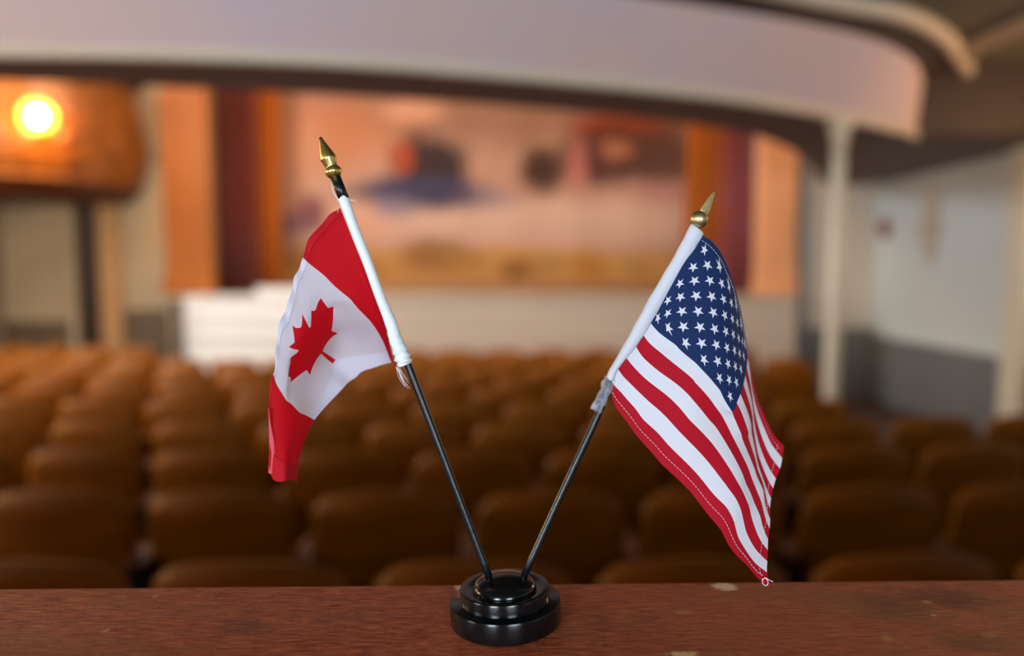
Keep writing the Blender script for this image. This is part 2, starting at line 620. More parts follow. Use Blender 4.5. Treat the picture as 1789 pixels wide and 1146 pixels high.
# turn the corner and run along the right aisle to the stage
FB += [Vector((4.02, 7.5, 0)), Vector((4.55, 9.0, 0)), Vector((5.0, 10.35, 0))]
FT += [Vector((3.98, 7.3, 0)), Vector((4.6, 8.9, 0)), Vector((5.05, 10.35, 0))]
CR += [Vector((4.42, 7.3, 0)), Vector((4.85, 8.8, 0)), Vector((5.12, 10.35, 0))]
IN += [Vector((4.86, 11.2, 0))]
cFB, cFT, cCR, cIN = catmull(FB, NS), catmull(FT, NS), catmull(CR, NS), catmull(IN, NS)


def lift(c, z):
    return [Vector((p.x, p.y, z)) for p in c]


def mixc(a, b_, t, z):
    return [Vector((p.x * (1 - t) + q.x * t, p.y * (1 - t) + q.y * t, z)) for p, q in zip(a, b_)]


# limit the inner edge to the front wall
for p in cIN:
    if p.y > YF - .02:
        p.y = YF - .02
bal = struct(empty('balcony', (0, 5, ZS)))
v, f = loft([lift(cFB, ZS), lift(cIN, ZS), lift(cIN, ZS + .12), lift(cFB, ZS + .12)], closed=True)
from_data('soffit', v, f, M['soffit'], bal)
v, f = loft([mixc(cFB, cFT, .12, ZS + .055), mixc(cFB, cFT, .35, ZS + .17), mixc(cFB, cFT, .7, ZS + .34), lift(cFT, ZT)])
from_data('fascia_panel', v, f, M['lilac'], bal, smooth=True)
# bottom lip moulding and crown moulding (round section swept along the curve)
lipc = [p for p in mixc(cFB, cFT, .02, ZS + .03) if p.y < at_z(1597, 241, ZS).y + .12]
v, f = tube_data(lipc, .042, 10)
from_data('lip_moulding', v, f, M['cream_trim'], bal, smooth=True)
v, f = loft([lift(cFT, ZT), mixc(cFT, cCR, .25, ZT + .05), mixc(cFT, cCR, .8, ZK - .01), lift(cCR, ZK + .06)])
from_data('frieze', v, f, M['frieze'], bal, smooth=True)
v, f = tube_data(lift(cCR, ZK), .062, 12)
from_data('crown_moulding', v, f, M['cream_trim'], bal, smooth=True)
# parapet standing on the inner edge, facing the stage
out = [Vector((p.x, p.y + .0, 0)) for p in cIN]
inn = [Vector((p.x - .03 if p.x > 2 else p.x, p.y - .07, 0)) for p in cIN]
v, f = loft([lift(out, ZS + .1), lift(out, ZS + .95), lift(inn, ZS + .95), lift(inn, ZS + .1)], closed=True)
from_data('parapet', v, f, M['cream_trim'], bal)
# ceiling below the balcony floor: rear space and right aisle
ccr = lift(cCR, ZC)
yrear = [Vector((p.x, YB, ZC)) for p in ccr]
v1, f1 = loft([ccr, yrear])
xe = max(p.x for p in ccr)
v4, f4 = box_data(xe + .002, XR, YB, 10.35, ZC, ZC + .1)
V, FF = merge([(v1, f1), (v4, f4)])
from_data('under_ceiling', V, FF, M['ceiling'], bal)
v, f = box_data(XL, XR, YB, 3.5, ZC + .12, ZC + .25)
from_data('balcony_floor', v, f, M['floor'], bal)
# lower aisle soffit beyond the ring, with a dark bulkhead facing the rear
aw = [p for p in cFB if p.x > 3.6]
yb_ = aw[0].y + .25
aw = [p for p in aw if p.y > yb_ - .3]
v1, f1 = loft([lift(aw, ZS + .02), [Vector((XR, p.y, ZS + .02)) for p in aw], [Vector((XR, p.y, ZS + .1)) for p in aw], lift(aw, ZS + .1)], closed=True)
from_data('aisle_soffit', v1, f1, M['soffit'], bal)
v1, f1 = box_data(aw[0].x + .02, XR, aw[0].y + .0, aw[0].y + .1, ZS + .02, ZC)
from_data('bulkhead', v1, f1, M['frieze'], bal)
# cream beam running back along the aisle ceiling
b0 = at_z(1676, 92, ZC - .03)
b1 = at_z(1789, 40, ZC - .03)
bdir = (b1 - b0)
e0 = b0 + bdir * .05
e1 = b0 + bdir * 7.0
v, f = tube_data([e0, e0.lerp(e1, .5), e1], .075, 10)
struct(from_data('trim_3', v, f, M['cream_trim'], smooth=True))

# ------------------------------------------------------------ iron column carrying the balcony
cb = at_z(1468, 212, ZS)
cl = empty('support_column', (cb.x, cb.y, zf(cb.y)), 'slender cream column under the balcony curve, right of the stage', 'column')
zc0 = zf(cb.y)
v, f = lathe_data([(.075, .18), (.062, .3), (.058, 1.4), (.055, ZS - zc0 - .16)], 28, (cb.x, cb.y, zc0))
from_data('shaft', v, f, M['column'], cl, smooth=True)
v, f = lathe_data([(.13, 0), (.13, .05), (.10, .08), (.11, .12), (.085, .18), (.07, .2)], 28, (cb.x, cb.y, zc0))
from_data('base', v, f, M['column'], cl)
v, f = lathe_data([(.055, ZS - zc0 - .17), (.075, ZS - zc0 - .14), (.062, ZS - zc0 - .11), (.10, ZS - zc0 - .03), (.10, ZS - zc0)], 28, (cb.x, cb.y, zc0))
from_data('capital', v, f, M['column'], cl)

# ------------------------------------------------------------ stage box, apron and curtain
YA = 9.75        # apron front
ax0, ax1 = at_y(455, 520, YA).x, at_y(1392, 520, YA).x
st = struct(empty('stage', ((ax0 + ax1) / 2, YA, 0)))
box('stage_floor', PXL, PXR, YF - .1, 13.2, ZST - .06, ZST, M['stage_floor'], st)
box('apron_floor', ax0, ax1, YA - .04, YF - .1, ZST - .06, ZST, M['stage_floor'], st)
nb = 5
bz0 = zf(YA) + .02
bh = (ZST - .06 - bz0) / nb
for k in range(nb):
    box('apron_board', ax0, ax1, YA - (.0 if k % 2 else .006), YA + .12, bz0 + k * bh + .004, bz0 + (k + 1) * bh - .004, M['stage_white'], st, bevel=.006)
box('apron_core', PXL + .3, ax1 - .01, YA + .13, YF - .05, bz0, ZST - .07, M['wainscot_dark'], st)
struct(box('wall_stage_back', PXL - .6, PXR + .6, 13.2, 13.4, 0, 7.2, M['wainscot_dark']))
struct(box('wall_stage_left', PXL - .6, PXL - .5, YF + .3, 13.2, 0, 7.2, M['wainscot_dark']))
struct(box('wall_stage_right', PXR + .5, PXR + .6, YF + .4, 13.2, 0, 7.2, M['wainscot_dark']))

# white stage steps beside the apron, at the left
sx0, sx1 = at_y(338, 560, YA - .35).x, at_y(520, 560, YA - .35).x
ss = empty('stage_steps', ((sx0 + sx1) / 2, YA - .3, zf(YA)), 'white painted flight of steps against the left end of the stage', 'steps')
zt = at_y(380, 522, YA - .35).z
nst = 6
yk0 = YA - .05
for k in range(nst):
    zz = bz0 + (zt - bz0) * (k + 1) / nst
    xk = sx0 + .0
    y0 = yk0 - .12 * (nst - k)
    box('tread', sx0, sx1, y0 - .02, yk0 - .12 * (nst - k - 1), zz - .03, zz, M['white_gloss'], ss, bevel=.004)
    box('riser', sx0 + .01, sx1 - .01, y0, y0 + .02, zz - (zt - bz0) / nst, zz - .03, M['white_gloss'], ss)
# white block at the left stage corner, half a step below the stage
box('landing', at_y(340, 530, YF - .3).x, ax0 - .01, YA + .02, YF - .15, bz0, zt + .02, M['white_gloss'], ss, bevel=.01)

# taller side block of the steps, rising a little above the stage edge
bxa, bxb = at_y(446, 520, YA - .06).x, at_y(600, 520, YA - .06).x
box('side_block', bxa, bxb, YA - .045, YA - .008, bz0, at_y(500, 502, YA).z, M['white_gloss'], ss, bevel=.008)
# painted drop curtain (generic painted scenery in soft patches of colour)
YC = 11.3
cx0, cx1 = at_y(395, 400, YC).x, at_y(1300, 400, YC).x
pc = bpy.data.materials.new('painted_canvas')
pc.use_nodes = True
nt = pc.node_tree
bs = nt.nodes['Principled BSDF']
bs.inputs['Roughness'].default_value = 0.9
tc = nt.nodes.new('ShaderNodeTexCoord')
sep = nt.nodes.new('ShaderNodeSeparateXYZ')
nt.links.new(tc.outputs['Object'], sep.inputs[0])
ns = nt.nodes.new('ShaderNodeTexNoise')
ns.inputs['Scale'].default_value = 1.6
ns.inputs['Detail'].default_value = 4
nt.links.new(tc.outputs['Object'], ns.inputs['Vector'])
cr = nt.nodes.new('ShaderNodeValToRGB')
cr.color_ramp.elements[0].position = .35
cr.color_ramp.elements[1].position = .65
cr.color_ramp.elements[0].color = srgb(186, 142, 118)
cr.color_ramp.elements[1].color = srgb(202, 160, 138)
nt.links.new(ns.outputs['Fac'], cr.inputs[0])
wm = nt.nodes.new('ShaderNodeMath')
wm.operation = 'MULTIPLY_ADD'
wm.inputs[1].default_value = 0.6
wm.inputs[2].default_value = -0.3
ns2 = nt.nodes.new('ShaderNodeTexNoise')
ns2.inputs['Scale'].default_value = 2.6
nt.links.new(tc.outputs['Object'], ns2.inputs['Vector'])
nt.links.new(ns2.outputs['Fac'], wm.inputs[0])
spots_px = [
    (850, 185, 460, 70, (150, 106, 84), .6, .9), (560, 240, 130, 60, (190, 118, 78), .6, .8),
    (720, 195, 50, 18, (222, 160, 128), .5, .7), (920, 398, 340, 52, (232, 192, 172), .5, .95),
    (620, 385, 60, 40, (236, 176, 148), .5, .7),
    (860, 318, 240, 30, (190, 140, 116), .6, .7), (830, 345, 70, 22, (170, 142, 142), .5, .8),
    (752, 296, 62, 60, (46, 30, 36), .4, .97), (725, 335, 110, 26, (68, 64, 92), .5, .97), (690, 362, 40, 18, (140, 130, 150), .5, .7),
    (704, 278, 20, 26, (172, 72, 40), .4, .95), (945, 296, 38, 38, (66, 38, 28), .5, .97),
    (1085, 222, 95, 24, (150, 60, 16), .4, .95), (1085, 272, 105, 46, (78, 38, 28), .5, .95), (1075, 262, 32, 18, (184, 118, 84), .5, .8),
    (1040, 285, 14, 36, (92, 52, 50), .5, .9), (1165, 282, 44, 48, (100, 64, 52), .5, .9), (1010, 290, 16, 44, (206, 120, 110), .5, .7),
    (515, 290, 40, 90, (196, 142, 112), .6, .8), (548, 372, 24, 30, (122, 62, 74), .5, .85), (510, 392, 34, 18, (132, 96, 112), .5, .8),
    (1160, 335, 60, 18, (196, 138, 128), .6, .7),
    (850, 472, 480, 42, (224, 168, 100), .3, .95), (760, 445, 60, 30, (158, 110, 58), .5, .8), (810, 455, 40, 16, (196, 144, 84), .6, .8),
    (960, 462, 30, 16, (196, 152, 92), .6, .8), (1030, 466, 34, 20, (206, 142, 60), .6, .8), (1110, 468, 26, 14, (186, 150, 90), .6, .7),
    (900, 472, 26, 18, (148, 100, 52), .6, .8), (620, 470, 60, 20, (188, 132, 70), .6, .8), (540, 455, 46, 24, (170, 112, 54), .6, .8),
    (860, 506, 480, 10, (160, 130, 128), .5, .9)]
items = []
for (x, y, rx, ry, c, soft, amt) in spots_px:
    p = at_y(x, y, YC)
    s = YC / F
    items.append((p.x, p.z, rx * s, ry * s, srgb(*c), soft, amt))
res = patch_nodes(nt, sep, cr.outputs[0], items, 0, 2, wm.outputs[0])
nt.links.new(res, bs.inputs['Base Color'])
V, FF = [], []
nx = 60
for i in range(nx + 1):
    x = cx0 + (cx1 - cx0) * i / nx
    yy = YC + .012 * math.sin(i * .9)
    V += [(x, yy, ZST + .03), (x, yy, 5.9)]
for i in range(nx):
    FF.append((2 * i, 2 * i + 2, 2 * i + 3, 2 * i + 1))
cu = empty('stage_curtain', ((cx0 + cx1) / 2, YC, ZST), 'painted canvas drop curtain in peach and tan filling the stage opening', 'curtain')
cv = from_data('canvas', V, FF, pc, cu, smooth=True)
sm = cv.modifiers.new('thickness', 'SOLIDIFY')
sm.thickness = .006
v, f = tube_data([(cx0, YC, ZST + .05), (cx1, YC, ZST + .05)], .035, 12)
from_data('bottom_batten', v, f, M['tan_wood'], cu, smooth=True)


def drape(px0, px1, y, material, label, folds):
    x0, x1 = at_y(px0, 400, y).x, at_y(px1, 400, y).x
    z0, z1 = ZST + .01, 5.7
    n = folds * 8
    V, FF = [], []
    rows = [0, .25, .5, .75, 1.0]
    for t in rows:
        for i in range(n + 1):
            s = i / n
            a = .05 + .03 * (1 - t)
            V.append((x0 + (x1 - x0) * s, y + a * math.sin(s * folds * 2 * math.pi) + .01 * math.sin(5 * s + 7 * t), z0 + (z1 - z0) * t))
    for r in range(len(rows) - 1):
        for i in range(n):
            FF.append((r * (n + 1) + i, r * (n + 1) + i + 1, (r + 1) * (n + 1) + i + 1, (r + 1) * (n + 1) + i))
    o = from_data('stage_drape', V, FF, material, smooth=True)
    m_ = o.modifiers.new('thickness', 'SOLIDIFY')
    m_.thickness = .008
    return tag(o, label, 'drape', 'side drapes of the stage')


drape(366, 452, 10.85, M['drape_red'], 'dark wine-red drape next to the orange pilaster', 5)
drape(446, 492, 11.06, M['drape_ochre'], 'narrow ochre drape right of the wine-red one', 3)
drape(1196, 1258, 11.06, M['drape_ochre'], 'ochre drape at the right end of the painted curtain', 4)
drape(1256, 1316, 10.85, M['drape_violet'], 'violet-red drape next to the peach pilaster', 4)

# ------------------------------------------------------------ opera box with globe lamp at upper left
bx_c = Vector((-6.55, 10.3, 0))
zb = at_y(60, 336, 8.7).z
bo = empty('theatre_box', (bx_c.x, YF - .5, zb), 'gilded brown theatre box bulging from the wall above the dark door', 'theatre box')


def box_ring(r, z):
    out_ = []
    for k in range(33):
        a = math.radians(180 + 180 * k / 32)
        out_.append(Vector((bx_c.x + 1.45 * r * math.cos(a), 10.38 + 1.75 * r * math.sin(a), z)))
    return out_


prof = [(.55, zb - .02), (.78, zb + .0), (.9, zb + .12), (.93, zb + .22)]
v, f = loft([box_ring(r, z) for r, z in prof])
from_data('underside', v, f, M['box_dark'], bo, smooth=True)
v, f = loft([box_ring(0.02, zb - .02), box_ring(.55, zb - .02)])
from_data('bottom', v, f, M['box_dark'], bo)
prof = [(.93, zb + .22), (1.0, zb + .42), (1.03, zb + .7), (1.0, zb + 1.05), (.95, zb + 1.3), (.93, zb + 1.6)]
v, f = loft([box_ring(r, z) for r, z in prof])
from_data('front_panel', v, f, M['box_wood'], bo, smooth=True)
v, f = tube_data(box_ring(.95, zb + .23), .035, 8)
from_data('lower_moulding', v, f, M['box_wood'], bo, smooth=True)
v, f = tube_data(box_ring(.96, zb + 1.62), .06, 8)
from_data('hand_rail', v, f, M['box_dark'], bo, smooth=True)
for k in range(7):
    a = math.radians(200 + 140 * k / 6)
    px_, py_ = bx_c.x + 1.49 * math.cos(a), 10.38 + 1.80 * math.sin(a)
    v, f = lathe_data([(.0, -.015), (.09, -.01), (.10, .01), (.05, .03), (.0, .035)], 12, (px_, py_, zb + .72), (math.cos(a), math.sin(a), 0), cap=False)
    from_data('rosette', v, f, M['box_wood'], bo, smooth=True)
# hidden floor of the box closes it
v, f = loft([box_ring(.02, zb + .26), box_ring(.9, zb + .26)])
from_data('box_floor', v, f, M['box_dark'], bo)

lp = at_y(66, 203, 8.62)
wl = empty('globe_lamp', (lp.x, lp.y, lp.z - .25), 'glowing amber globe lamp on the front of the theatre box', 'lamp')
v, f = lathe_data([(.05, -.17), (.115, -.14), (.165, -.07), (.18, 0), (.165, .07), (.115, .14), (.05, .17)], 24, lp)
from_data('globe', v, f, M['halo_glass'], wl, smooth=True)
v, f = lathe_data([(.02, -.08), (.05, -.06), (.066, 0), (.05, .05), (.02, .075)], 20, lp)
from_data('bulb', v, f, M['lamp_glow'], wl, smooth=True)
v, f = lathe_data([(.02, -.26), (.05, -.24), (.06, -.19), (.05, -.165)], 20, lp)
from_data('holder', v, f, M['brass'], wl, smooth=True)
v, f = lathe_data([(.05, .168), (.04, .185), (.012, .2), (.006, .23)], 20, lp)
from_data('finial', v, f, M['brass'], wl, smooth=True)
v, f = tube_data(catmull([(lp.x, lp.y, lp.z - .23), (lp.x + .01, lp.y + .06, lp.z - .33), (lp.x + .02, lp.y + .2, lp.z - .31), (lp.x + .02, lp.y + .45, lp.z - .25)], 14), .014, 8)
from_data('bracket', v, f, M['brass'], wl, smooth=True)

# warm aisle sconces out of view; the left pair is added to light chairs
for xw, sg, sp, m_, lab in ((XR, -1, Vector((XR - .16, 5.2, 2.75)), M['lamp_glow_small'], 'warm glass sconce on the right aisle wall beyond the photo edge'),
                            (XL, 1, Vector((XL + .16, 5.2, 2.5)), M['added_glow_left'], 'added unseen sconce warming the chairs from the left wall, nearer the stage'),
                            (XL, 1, Vector((XL + .16, 2.5, 2.5)), M['added_glow_rear'], 'added unseen sconce warming the chairs from the left wall, nearer the rail')):
    sc = empty('wall_sconce', (xw + sg * .02, sp.y, sp.z - .2), lab, 'lamp', 'aisle wall sconces')
    v, f = lathe_data([(.05, -.08), (.08, -.04), (.09, .03), (.07, .09), (.05, .1)], 20, sp)
    from_data('glass_shade', v, f, m_, sc, smooth=True)
    v, f = tube_data([(xw, sp.y, sp.z - .16), (xw + sg * .1, sp.y, sp.z - .18), (sp.x, sp.y, sp.z - .08)], .015, 8)
    from_data('arm', v, f, M['brass'], sc, smooth=True)
    v, f = lathe_data([(.06, 0), (.05, .015), (.0, .02)], 16, (xw, sp.y, sp.z - .16), (sg, 0, 0), cap=False)
    from_data('back_plate', v, f, M['brass'], sc, smooth=True)

# right wall ornament and red plaque
op = at_x(1630, 400, XR)
on = empty('wall_ornament', (XR, op.y, op.z), 'tan elongated carved ornament hanging on the pale right wall', 'wall ornament')
zt_, zb_ = at_x(1630, 335, XR).z, at_x(1636, 462, XR).z
hh = zt_ - zb_
shape = [(0, 1.0), (.10, .93), (.17, .8), (.13, .68), (.2, .55), (.16, .4), (.11, .28), (.07, .15), (0, 0)]
ring = [(XR - .0, op.y + w * 1.0, zb_ + hh * t) for w, t in shape] + [(XR - .0, op.y - w * 1.0, zb_ + hh * t) for w, t in shape[-2:0:-1]]
v, f = extrude_poly(ring, (-.05, 0, 0))
from_data('back_board', v, f, M['ornament'], on)
for k, (t, r) in enumerate(((.8, .09), (.56, .12), (.33, .07))):
    v, f = lathe_data([(r, 0), (r, .03), (r * .6, .055), (.0, .06)], 16, (XR - .04, op.y, zb_ + hh * t), (-1, 0, 0), cap=False)
    from_data('boss', v, f, M['ornament'], on, smooth=True)
rp_ = at_x(1548, 399, XR)
pq = empty('round_plaque', (XR, rp_.y, rp_.z), 'small round dark red plaque on the pale wall beside the column', 'plaque')
v, f = lathe_data([(.15, 0), (.15, .025), (.13, .04)], 28, (XR, rp_.y, rp_.z), (-1, 0, 0))
from_data('disc', v, f, M['plaque_red'], pq)
v, f = lathe_data([(.05, .035), (.04, .06), (.0, .07)], 16, (XR, rp_.y, rp_.z), (-1, 0, 0), cap=False)
from_data('knob', v, f, M['plaque_red'], pq, smooth=True)


# ------------------------------------------------------------ theatre seats
def slab(fn, nu, nv, th):
    """closed slab around the surface fn(s,t)->Vector with thickness th along its normal"""
    def P(s, t):
        return Vector(fn(s, t))
    front, back = [], []
    for j in range(nv + 1):
        for i in range(nu + 1):
            s, t = i / nu, j / nv
            p = P(s, t)
            e = 1e-3
            n = (P(s + e, t) - P(s - e, t)).cross(P(s, t + e) - P(s, t - e)).normalized()
            front.append(p + n * th / 2)
            back.append(p - n * th / 2)
    V = front + back
    N = len(front)
    w = nu + 1
    FF = []
    for j in range(nv):
        for i in range(nu):
            a = j * w + i
            FF.append((a, a + 1, a + w + 1, a + w))
            FF.append((N + a, N + a + w, N + a + w + 1, N + a + 1))
    for i in range(nu):
        FF.append((i, N + i, N + i + 1, i + 1))
        a = nv * w + i
        FF.append((a, a + 1, N + a + 1, N + a))
    for j in range(nv):
        a = j * w
        FF.append((a, a + w, N + a + w, N + a))
        a = j * w + nu
        FF.append((a, N + a, N + a + w, a + w))
    return V, FF


def mesh_of(name, data, material, smooth=True):
    me = bpy.data.meshes.new(name)
    me.from_pydata([tuple(p) for p in data[0]], [], data[1])
    bm = bmesh.new()
    bm.from_mesh(me)
    bmesh.ops.recalc_face_normals(bm, faces=bm.faces)
    bm.to_mesh(me)
    bm.free()
    me.materials.append(material)
    for p in me.polygons:
        p.use_smooth = smooth
    return me


def back_fn(s, t):
    x = (s - .5) * 2
    hw = .257 * (1 - .05 * max(0, t - .7) / .3) * (1 - .03 * (1 - t))
    top = .03 * (1 - x * x) * t - .035 * max(0, abs(x) - .8) / .2 * max(0, t - .6) / .4
    z = .38 + .47 * t + top
    return (x * hw, -.035 * (1 - x * x) - .09 * t + .012 * math.sin(t * 3.1) + .03 * max(0, (t - .62) / .38) ** 2, z)


def seat_fn(s, t):
    x = (s - .5) * 2
    return (x * .225, .03 + .40 * t, .43 + .02 * t + .012 * x * x - .02 * math.sin(t * math.pi) * 0.8)


side = [(0.0, .0), (.0, .06), (.02, .03), (.07, .02)]
side_poly = [(-.06, 0), (.34, 0), (.36, .03), (.25, .06), (.17, .20), (.20, .36), (.33, .50), (.33, .60), (-.10, .62), (-.10, .56), (.02, .40), (.05, .22), (.0, .06), (-.06, .03)]


def standard(sx):
    pts = [(sx * .262 - .012, y, z) for y, z in side_poly]
    return extrude_poly(pts, (.024, 0, 0))


def arm(sx):
    def fn(s, t):
        return (sx * .258 + (s - .5) * (.036 - .008 * t), -.10 + .44 * t, .632 + .01 * math.sin(t * 3) - .006 * (2 * s - 1) ** 2)
    return slab(fn, 4, 8, .026)


seat_meshes = [('backrest', mesh_of('backrest', slab(back_fn, 12, 8, .018), M['seat_wood'])),
               ('seat', mesh_of('seat', slab(seat_fn, 8, 6, .022), M['seat_wood'])),
               ('standard', mesh_of('standard', standard(-1), M['seat_iron'], False)),
               ('standard', mesh_of('standard', standard(1), M['seat_iron'], False)),
               ('armrest', mesh_of('armrest', arm(-1), M['arm_wood'])),
               ('armrest', mesh_of('armrest', arm(1), M['arm_wood']))]
ORD = ['first', 'second', 'third', 'fourth', 'fifth', 'sixth', 'seventh', 'eighth', 'ninth', 'tenth', 'eleventh', 'twelfth',
       'thirteenth', 'fourteenth', 'fifteenth', 'sixteenth', 'seventeenth', 'eighteenth', 'nineteenth', 'twentieth',
       'twenty-first', 'twenty-second']
row_y = [1.86, 2.5, 3.15, 3.82, 4.52, 5.2, 5.9, 6.6, 7.3, 8.0, 8.65]
row_dx = [-.10, .13, -.17, .05, .2, -.05, .1, -.2, 0, .15, -.1]
PITCHX = .56
for r, y0 in enumerate(row_y):
    spots = []
    for i in range(-14, 10):
        x = i * PITCHX + row_dx[r]
        if x > 3.2 - .03 * r or x < -6.5:
            continue
        # an aisle between the left block and the middle block
        y = y0 + .022 * (x + .6) ** 2
        if y > 9.0 and x > -5.3 and x < 4.2:
            if y > 9.15:
                continue
        if abs(x - cb.x) < .62 and cb.y - 1.5 < y < cb.y + .45:
            continue                      # kept clear round the column
        if sx0 - .4 < x < sx1 + .4 and y > 8.0:
            continue                      # kept clear before the stage steps
        a = math.atan(.044 * (x + .6))
        top = project((x, y - .09, zf(y) + .86))
        hw = F * .27 / y
        if top[0] + hw < -5 or top[0] - hw > W + 5:
            continue
        spots.append((x, y, a))
    for k, (x, y, a) in enumerate(spots):
        where = 'row nearest the red rail' if r == 0 else ORD[r] + ' row from the red rail'
        if k == len(spots) - 1 and k > 0:
            lab = 'amber wooden theatre chair, last on the right in the ' + where
        else:
            lab = 'amber wooden theatre chair, %s from the left in the %s' % (ORD[k], where)
        e = empty('theatre_chair', (x, y, zf(y)), lab, 'chair', 'wooden theatre chairs in curved rows')
        e.rotation_euler = (0, 0, a)
        for nm, me in seat_meshes:
            c = bpy.data.objects.new(nm, me)
            COL.objects.link(c)
            c.parent = e

# ================================================================== THE RAIL
ra, rb = at_z(0, 1026, CZ - .198), at_z(1789, 1010, CZ - .198)
RZ = CZ - .198
rdir = (rb - ra).normalized()
rn = Vector((rdir.y, -rdir.x, 0))     # towards the camera
rm = bpy.data.materials.new('worn_red_brown_paint')
rm.use_nodes = True
nt = rm.node_tree
L = nt.links
bs = nt.nodes['Principled BSDF']
bs.inputs['Coat Weight'].default_value = 0.08
tc = nt.nodes.new('ShaderNodeTexCoord')
sep = nt.nodes.new('ShaderNodeSeparateXYZ')
L.new(tc.outputs['Object'], sep.inputs[0])


def noise(scale, stretch, detail=6, rough=.6):
    mp = nt.nodes.new('ShaderNodeMapping')
    mp.inputs['Scale'].default_value = stretch
    L.new(tc.outputs['Object'], mp.inputs[0])
    n = nt.nodes.new('ShaderNodeTexNoise')
    n.inputs['Scale'].default_value = scale
    n.inputs['Detail'].default_value = detail
    n.inputs['Roughness'].default_value = rough
    L.new(mp.outputs[0], n.inputs['Vector'])
    return n.outputs['Fac']


def ramp(fac, *els):
    n = nt.nodes.new('ShaderNodeValToRGB')
    while len(n.color_ramp.elements) < len(els):
        n.color_ramp.elements.new(.5)
    for e_, (p, c) in zip(n.color_ramp.elements, els):
        e_.position = p
        e_.color = c
    L.new(fac, n.inputs[0])
    return n.outputs[0]


def mixc_n(fac, a, b_):
    n = nt.nodes.new('ShaderNodeMix')
    n.data_type = 'RGBA'
    if hasattr(fac, 'is_output'):
        L.new(fac, n.inputs[0])
    else:
        n.inputs[0].default_value = fac
    for i, s in ((6, a), (7, b_)):
        if hasattr(s, 'is_output'):
            L.new(s, n.inputs[i])
        else:
            n.inputs[i].default_value = s
    return n.outputs[2]


grain = noise(70, (1, 14, 1))
base = ramp(grain, (.36, srgb(112, 34, 18)), (.5, srgb(176, 70, 40)), (.64, srgb(228, 128, 78)))
dull = noise(7, (1, 2.5, 1), 4)
base = mixc_n(ramp(dull, (.48, (0, 0, 0, 1)), (.72, (.7, .7, .7, 1))), base, srgb(132, 84, 54))
fine = noise(330, (1, 6, 1), 4)
base = mixc_n(ramp(fine, (.58, (0, 0, 0, 1)), (.7, (.75, .75, .75, 1))), base, srgb(236, 160, 100))
dark = noise(190, (1, 8, 1), 4)
base = mixc_n(ramp(dark, (.3, (.85, .85, .85, 1)), (.43, (0, 0, 0, 1))), base, srgb(66, 22, 14))
wn = nt.nodes.new('ShaderNodeMath')
wn.operation = 'MULTIPLY_ADD'
wn.inputs[1].default_value = 2.8
wn.inputs[2].default_value = -1.4
L.new(noise(260, (1, 5, 1), 5), wn.inputs[0])
wear = []
for (x, y, rx, ry, c, soft, amt) in [
        (1450, 1080, 420, 70, (176, 104, 62), .7, .4),
        (1266, 1024, 19, 7.0, (255, 222, 172), .14, 1.0), (1194, 1143, 24, 5, (250, 206, 142), .2, .95), (803, 1024, 9, 7, (250, 214, 170), .2, .95),
        (1190, 1070, 14, 3, (196, 142, 98), .3, .8), (1120, 1056, 30, 3, (186, 118, 84), .5, .5),
        (1660, 1046, 70, 16, (64, 26, 16), .6, .6), (1560, 1060, 60, 24, (104, 70, 48), .6, .6),
        (270, 1042, 4, 2.5, (200, 150, 120), .3, .8), (186, 1101, 5, 3.5, (214, 170, 120), .3, .8), (1620, 1052, 9, 3, (206, 150, 92), .4, .8),
        (1550, 1116, 10, 5, (204, 150, 90), .4, .7), (1728, 1110, 12, 5, (206, 156, 100), .4, .7), (1632, 1075, 5, 2, (226, 180, 120), .4, .8),
        (420, 1095, 50, 14, (84, 52, 40), .7, .55), (1700, 1120, 60, 16, (96, 58, 36), .7, .5)]:
    p = at_z(x, y, RZ)
    q = at_z(x + rx, y, RZ)
    q2 = at_z(x, y - ry, RZ)
    wear.append((p.x, p.y, q.x - p.x, q2.y - p.y, srgb(*c), soft, amt))
base = patch_nodes(nt, sep, base, wear, 0, 1, wn.outputs[0])
L.new(base, bs.inputs['Base Color'])
L.new(ramp(noise(30, (1, 8, 1)), (.3, (.36, .36, .36, 1)), (.7, (.58, .58, .58, 1))), bs.inputs['Roughness'])
bp = nt.nodes.new('ShaderNodeBump')
bp.inputs['Strength'].default_value = .6
bp.inputs['Distance'].default_value = .001
hm = nt.nodes.new('ShaderNodeMath')
hm.operation = 'ADD'
L.new(noise(240, (1, 7, 1), 5), hm.inputs[0])
L.new(noise(160, (1, 1.6, 1), 4), hm.inputs[1])
L.new(hm.outputs[0], bp.inputs['Height'])
L.new(bp.outputs[0], bs.inputs['Normal'])

rl = empty('wooden_rail', (0, .33, 0), 'red-brown painted wooden rail with worn bare spots carrying the flag stand', 'rail')
p0 = ra - rdir * 6.2
p1 = rb + rdir * 4.3


def rail_board(name, d0, d1, z0, z1, material, bev=.004):
    a, b_, c, d = p0 + rn * d0, p1 + rn * d0, p1 + rn * d1, p0 + rn * d1
    v = [(q.x, q.y, z) for z in (z0, z1) for q in (a, b_, c, d)]
    f_ = [(0, 3, 2, 1), (4, 5, 6, 7), (0, 1, 5, 4), (1, 2, 6, 5), (2, 3, 7, 6), (3, 0, 4, 7)]
    o = from_data(name, v, f_, material, rl)
    bm = bmesh.new()
    bm.from_mesh(o.data)
    bmesh.ops.bevel(bm, geom=list(bm.edges), offset=bev, segments=3, affect='EDGES', profile=.5)
    bm.to_mesh(o.data)
    bm.free()
    return o


rail_board('cap_board', 0, .26, RZ - .032, RZ, rm)
rail_board('partition_panel', .06, .10, 0, RZ - .032, rm, .002)
rail_board('skirting', .045, .115, 0, .12, rm, .004)
rail_board('cove_moulding', .035, .125, RZ - .07, RZ - .0325, rm, .012)

